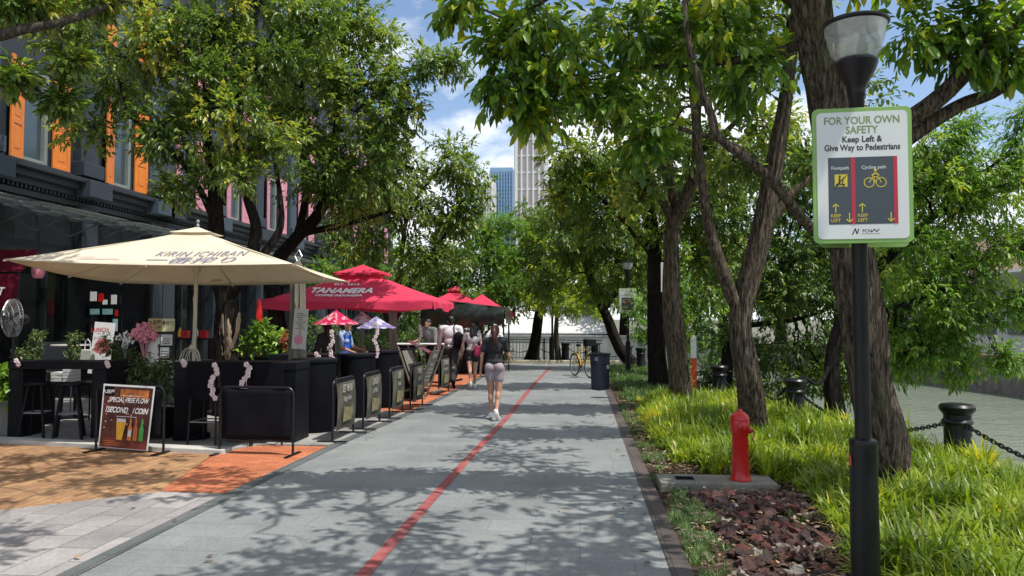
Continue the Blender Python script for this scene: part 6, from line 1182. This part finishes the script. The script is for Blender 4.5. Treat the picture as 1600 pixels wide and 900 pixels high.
# bend trees
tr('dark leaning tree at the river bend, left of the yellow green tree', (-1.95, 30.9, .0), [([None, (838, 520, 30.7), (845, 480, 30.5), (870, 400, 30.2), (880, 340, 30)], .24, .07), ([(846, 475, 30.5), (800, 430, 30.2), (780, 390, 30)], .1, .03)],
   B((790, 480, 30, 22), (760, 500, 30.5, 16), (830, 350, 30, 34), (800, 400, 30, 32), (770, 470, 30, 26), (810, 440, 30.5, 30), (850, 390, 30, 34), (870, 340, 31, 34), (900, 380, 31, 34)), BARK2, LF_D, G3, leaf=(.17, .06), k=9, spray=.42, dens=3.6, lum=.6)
tr('sunlit yellow green tree with thin trunk at the end of the path', (-.85, 30.5, .0), [([None, (869, 520, 30.4), (872, 480, 30.2), (880, 430, 30)], .12, .05), ([(872, 470, 30.2), (905, 430, 29.8)], .06, .02)],
   B((800, 450, 29.4, 22), (840, 385, 29.6, 28), (790, 410, 29.6, 26), (985, 470, 29, 24), (945, 490, 29, 18), (960, 430, 29.2, 28), (940, 400, 29.2, 26), (845, 410, 29.4, 26), (820, 440, 29.4, 22), (860, 430, 29.4, 26), (890, 450, 29.2, 26), (850, 465, 29.2, 20), (905, 420, 29.4, 26), (925, 455, 29.2, 22), (880, 470, 29, 18), (830, 470, 29.2, 16), (900, 480, 29, 18), (870, 410, 29.5, 22)), BARK3, LF_Y, G3, leaf=(.16, .045), k=9, spray=.35, dens=2.0, lum=.5)
tr('leaning dark tree beside the farther lamp post', (1.95, 27.2, .0), [([None, (966, 540, 27), (950, 500, 26.8), (925, 440, 26.5), (905, 370, 26), (900, 300, 26)], .20, .06), ([(945, 480, 26.8), (985, 420, 26.4), (1000, 350, 26)], .13, .04)],
   B((850, 440, 26.5, 30), (880, 400, 26, 34), (885, 350, 25, 40), (930, 300, 25, 50), (980, 340, 25, 50), (900, 280, 25.5, 40), (960, 400, 25, 44), (1010, 420, 25, 44), (930, 380, 25.5, 36), (985, 280, 25, 40), (940, 450, 26, 22)), BARK2, LF_D, G2, leaf=(.17, .045), k=11, spray=.42, dens=4.2, sub=1.5, lum=.62)
# planting bed trees
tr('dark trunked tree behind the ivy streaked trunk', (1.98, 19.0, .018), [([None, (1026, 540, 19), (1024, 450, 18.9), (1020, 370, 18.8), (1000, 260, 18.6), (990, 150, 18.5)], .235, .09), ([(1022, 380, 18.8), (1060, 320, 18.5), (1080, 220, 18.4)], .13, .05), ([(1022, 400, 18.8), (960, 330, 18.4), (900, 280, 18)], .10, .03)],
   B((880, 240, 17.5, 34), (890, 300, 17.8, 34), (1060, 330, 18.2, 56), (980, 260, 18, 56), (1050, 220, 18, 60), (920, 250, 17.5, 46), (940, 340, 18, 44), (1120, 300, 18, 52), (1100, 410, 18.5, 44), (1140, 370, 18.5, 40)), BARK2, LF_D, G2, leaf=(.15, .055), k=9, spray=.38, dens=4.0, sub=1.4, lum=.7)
tr('straight ivy streaked trunk tree beside the edge on sign', (1.97, 14.6, .018), [([None, (1062, 600, 14.3), (1052, 500, 14.3), (1048, 400, 14.2), (1050, 330, 14.2), (1040, 240, 14)], .195, .10), ([(1050, 340, 14.2), (1000, 250, 13.6), (985, 190, 13.4), (1000, 90, 13)], .10, .04), ([(1049, 360, 14.2), (1085, 270, 13.8), (1090, 160, 13.4), (1110, 50, 13)], .12, .05), ([(1040, 250, 14), (1010, 205, 13.6), (930, 180, 13), (860, 200, 12.4)], .08, .03), ([(1088, 240, 13.8), (1140, 200, 13.3), (1220, 110, 12.8)], .07, .03)],
   B((920, 170, 12.8, 56), (980, 110, 12.8, 60), (1060, 80, 13, 62), (1130, 140, 13, 58), (1000, 30, 13, 62), (900, 60, 12.8, 54), (1090, 230, 13.3, 44), (1000, 300, 13.5, 30), (1110, 20, 13, 60), (1180, 60, 13, 50), (1200, 200, 13.2, 36)), BARK1, LF_A, G2, leaf=(.13, .06), k=8, spray=.32, dens=2.6, sub=1.4, lum=.66)
# ivy on its trunk
m0 = [o for o in COL.objects if o.get('label', '').startswith('straight ivy')][0]
ivp = [(Vector((-.02 + .03 * math.sin(z * 5), -.2 + .02 * z, z)), .11) for z in [.3 + .23 * k for k in range(13)]]
crown_mesh('ivy', ivp, LF_F, m0, leaf=(.045, .035), k=5, spray=.1, dens=.55, sub=.5, droop=.6)
tr('forked rough barked tree right behind the red hydrant', (2.45, 10.9, .018), [([None, (1170, 600, 10.6), (1158, 530, 10.6), (1160, 480, 10.6), (1180, 400, 10.55), (1197, 330, 10.5), (1215, 230, 10.4), (1232, 120, 10.3), (1240, 20, 10.2)], .175, .075), ([(1160, 500, 10.6), (1135, 440, 10.5), (1112, 370, 10.4), (1100, 310, 10.3), (1088, 200, 10.1), (1075, 80, 10)], .10, .04), ([(1205, 280, 10.5), (1150, 230, 10.3), (1060, 200, 10)], .06, .03), ([(1190, 370, 10.5), (1240, 300, 10.5), (1320, 240, 10.6)], .07, .03)],
   B((1080, 60, 10, 60), (1160, 20, 10, 62), (1180, 120, 10.2, 48), (1040, 150, 10, 42), (1260, 60, 10.4, 50), (1290, 260, 10.8, 34), (1220, -40, 10.2, 80), (1100, -60, 10, 80), (1340, 130, 10.8, 50), (1150, 260, 10.6, 24)), BARK1, LF_A, G2, leaf=(.11, .048), k=7, spray=.30, dens=2.2, sub=1.2, lum=.66)
tr('big leaning rough barked tree behind the near lamp post', (2.84, 7.65, .018), [([None, (1378, 700, 7.35), (1360, 600, 7.35), (1345, 500, 7.3), (1330, 400, 7.3), (1318, 300, 7.25), (1300, 180, 7.2), (1275, 60, 7.1), (1262, -60, 7.0), (1255, -200, 7)], .205, .15), ([(1318, 250, 7.25), (1400, 200, 7.2), (1470, 150, 7.1), (1540, 80, 7), (1620, 0, 6.9), (1700, -90, 6.8)], .10, .05), ([(1325, 290, 7.25), (1420, 215, 7.3), (1500, 165, 7.3), (1560, 140, 7.3), (1640, 80, 7.3)], .085, .045), ([(1320, 390, 7.25), (1262, 350, 7.0), (1200, 275, 6.8), (1125, 215, 6.7), (1112, 180, 6.7), (1090, 120, 6.7), (1072, 40, 6.7), (1070, -30, 6.7)], .055, .022), ([(1270, 20, 7.1), (1150, -60, 6.9), (1000, -60, 6.8), (880, -20, 6.8), (800, 40, 6.9)], .09, .02), ([(1275, 60, 7.1), (1180, 90, 7.2), (1080, 100, 7.2), (960, 110, 7.2)], .05, .02), ([(1262, -60, 7), (1200, -250, 6.5), (900, -400, 6), (700, -420, 5.6)], .12, .04), ([(1255, -200, 7), (1400, -330, 6.5), (1600, -400, 6)], .10, .04)],
   B((785, 60, 6.9, 26), (820, 30, 6.9, 52), (800, 120, 6.9, 40), (860, 150, 7, 46), (900, 80, 7, 54), (835, 165, 7, 26), (950, 150, 7.1, 36), (980, 40, 7, 52), (1060, 70, 7.1, 44), (1130, 20, 7, 50), (1180, 110, 7.2, 36), (1010, 210, 7.1, 22), (1440, 40, 7, 44), (1500, 70, 7, 42), (1560, 20, 7, 44), (1590, 90, 7, 28), (715, 0, 6.9, 10), (1300, -60, 7, 70), (1440, -60, 7, 60), (1560, -80, 7, 60))
   + [(Vector(p), r) for p, r in (((-1.6, 6.4, 6.0), .75), ((-.4, 5.8, 6.2), .7), ((.8, 6.6, 6.2), .8), ((2.2, 6.2, 6.4), .8), ((.9, 4.8, 6.0), .6), ((3.4, 5.6, 6.3), .8), ((1.9, 8.0, 6.6), .8), ((5.0, 5.5, 6.5), .85), ((6.2, 7.6, 7.2), .85), ((4.6, 8.6, 6.8), .7), ((5.8, 10.2, 7.4), .85), ((6.4, 4.0, 6.2), .8), ((4.2, 3.6, 6.0), .6), ((1.6, 3.8, 6.0), .6), ((2.8, 4.3, 6.2), .7), ((2.75, 3.95, 6.0), .55), ((.5, 3.7, 6.2), .5))], BARK1, LF_K, G2, leaf=(.125, .056), k=7, spray=.27, dens=1.5, lum=.66, droop=.5, flare=1.2, gap=.4, sub=.9)  # unseen overhead clumps added to shade path, bed and the lamp cap's shadow
# unseen-trunk tree at the left foreground, whose branch enters the top left corner
tr('tree whose bare curved branch enters at the top left corner', (-7.2, 3.2, .01), [([None, (-7.1, 3.3, 1.5, 0), (-6.9, 3.6, 3.0, 0), (-6.4, 4.2, 4.4, 0), (-6, 4.8, 6, 0)], .2, .08), ([(-6.8, 3.7, 3.2, 0), (-6.1, 4.9, 3.75, 0), (-60, 62, 5.8), (40, 45, 6.0), (110, 30, 6.2), (190, 0, 6.5), (270, -40, 6.8)], .06, .025), ([(-60, 62, 5.8), (-20, 130, 5.9), (40, 130, 6.0)], .015, .006)],
   B((25, 118, 6, 8), (60, 0, 6.1, 18), (108, 95, 6.3, 11), (150, -5, 6.4, 20), (95, 158, 6.3, 4), (10, 5, 6, 12), (230, -70, 6.6, 40)) + [(Vector(p), r) for p, r in (((-5.6, 5.6, 6.0), .9), ((-4.2, 6.6, 6.3), .9), ((-5.2, 8.0, 6.6), .9), ((-3.0, 7.2, 6.6), .8), ((-3.3, 5.2, 6.2), .7), ((-6.6, 7.2, 6.4), .8), ((-2.2, 4.2, 6.1), .8), ((-3.6, 4.0, 6.0), .8), ((-2.1, 6.0, 6.5), .6))], BARK3, LF_A, G1, leaf=(.10, .04), k=6, spray=.17, dens=1.3, lum=.6)
# riverside trees hanging over the water
tr('feathery light green tree hanging over the water right of the big trunk', (4.3, 13.2, .018), [([None, (1300, 560, 13.2), (1330, 470, 13.2), (1400, 390, 13.2), (1470, 330, 13.2)], .14, .05), ([(1320, 500, 13.2), (1400, 480, 13), (1500, 440, 13)], .06, .02), ([(1300, 560, 13.2), (1280, 600, 13), (1250, 590, 12.8), (1215, 620, 12.6)], .04, .015)],
   B((1600, 385, 13, 22), (1440, 545, 13.3, 34), (1385, 555, 13.8, 32), (1500, 540, 13.4, 28), (1620, 180, 13, 34), (1500, 205, 13, 22), (1590, 470, 13, 24), (1480, 480, 13, 34), (1430, 290, 13, 52), (1500, 260, 13, 48), (1570, 290, 13, 50), (1420, 370, 13, 50), (1490, 340, 13, 54), (1550, 380, 13, 40), (1450, 440, 13, 46), (1520, 430, 13, 42), (1410, 500, 13.4, 42), (1470, 520, 13.4, 38), (1420, 570, 13.8, 34), (1600, 230, 13, 44), (1540, 500, 13.2, 26), (1500, 570, 13.6, 24), (1370, 440, 13.4, 40), (1560, 560, 13.6, 16), (1450, 230, 13, 30)), BARK2, LF_F, G2, leaf=(.10, .03), k=11, spray=.30, dens=3.2, sub=1.4, lum=.46, droop=.4)
tr('dense riverside tree between the forked tree and the big trunk', (3.25, 17.4, .018), [([None, (1140, 540, 17.4), (1170, 470, 17.4), (1220, 420, 17.2)], .16, .05), ([(1150, 510, 17.4), (1240, 500, 17), (1300, 480, 17)], .07, .03)],
   B((1240, 600, 16.6, 28), (1180, 600, 17, 22), (1290, 580, 16.6, 28), (1340, 600, 16.4, 24), (1200, 250, 17, 46), (1270, 240, 17, 50), (1130, 350, 17.2, 36), (1350, 260, 17, 50), (1240, 400, 16.8, 46), (1200, 470, 17, 46), (1270, 470, 17, 48), (1240, 550, 17, 42), (1300, 540, 16.8, 38), (1340, 460, 17, 46), (1140, 440, 17.2, 40), (1130, 530, 17.4, 32), (1290, 390, 17, 46), (1190, 550, 17.3, 34), (1350, 560, 16.6, 30), (1300, 320, 17, 42), (1290, 600, 16.6, 20), (1120, 590, 17.8, 18), (1230, 320, 17, 40), (1350, 380, 17, 40)), BARK2, LF_A, G2, leaf=(.11, .038), k=10, spray=.32, dens=3.4, sub=1.4, lum=.42, droop=.4)
tr('small leafy riverside tree behind the red and white post', (2.75, 22.5, .018), [([None, (1060, 540, 22.3), (1080, 470, 22)], .14, .05)],
   B((1080, 500, 22, 34), (1110, 470, 22, 34), (1070, 440, 22, 34), (1090, 540, 22, 22), (1010, 520, 23, 20), (1000, 480, 23.5, 26), (1120, 550, 21, 20)), BARK2, LF_F, G2, leaf=(.13, .045), k=9, spray=.36, dens=3.0, lum=.3)
# far bank trees
k_ = 0
FB = [(600, 60, 58, 'far tree at the left end of the opposite bank'), (680, 56, 52, 'far tree behind the pavilion left end'), (760, 58, 50, 'far tree above the pavilion roof'), (840, 57, 44, 'far tree above the pavilion right of centre'), (905, 52, 48, 'far tree right of the pavilion'), (975, 50, 56, 'far tree behind the farther lamp post'), (1050, 46, 62, 'far tree behind the dark trunks'), (1130, 44, 64, 'far tree beyond the forked tree'), (1220, 42, 70, 'far tree beyond the water, left of the big trunk'), (1310, 41, 72, 'far bank tree behind the big leaning trunk'), (1400, 41, 70, 'far bank tree right of the safety sign'), (1480, 45, 60, 'rounded far bank tree near the white riverside building'), (1560, 50, 60, 'far bank tree at the right edge of the view')]
for px, Y, r, lb in FB:
    b = at(px, 500, Y); b.z = .15; hgt = 1.0
    tr(lb, b, [([None, (px, 470, Y), (px + 5, 410, Y)], .3, .1)], B((px - r * .4, 400, Y, r * .6), (px + r * .4, 410, Y, r * .62), (px, 360, Y, r * .6), (px - r * .3, 450, Y, r * .5), (px + r * .35, 460, Y, r * .5), *([(px - 10, 300, Y, r * .55), (px + 30, 270, Y, r * .45)] if px > 1000 else [])), BARK2, [LF_F, LF_A, LF_D][k_ % 3], 'trees on the far bank', leaf=(.42, .16), k=7, spray=.9, dens=3.0, lum=.45, dense_twigs=False, name='far_tree'); k_ += 1
# ---------------------------------------------------------------- colour management
scene.view_settings.view_transform = 'Standard'; scene.view_settings.look = 'None'; scene.view_settings.gamma = 1.0; scene.view_settings.exposure = 0.3
scene.view_settings.use_curve_mapping = False
scene.cycles.max_bounces = 8; scene.cycles.transparent_max_bounces = 12
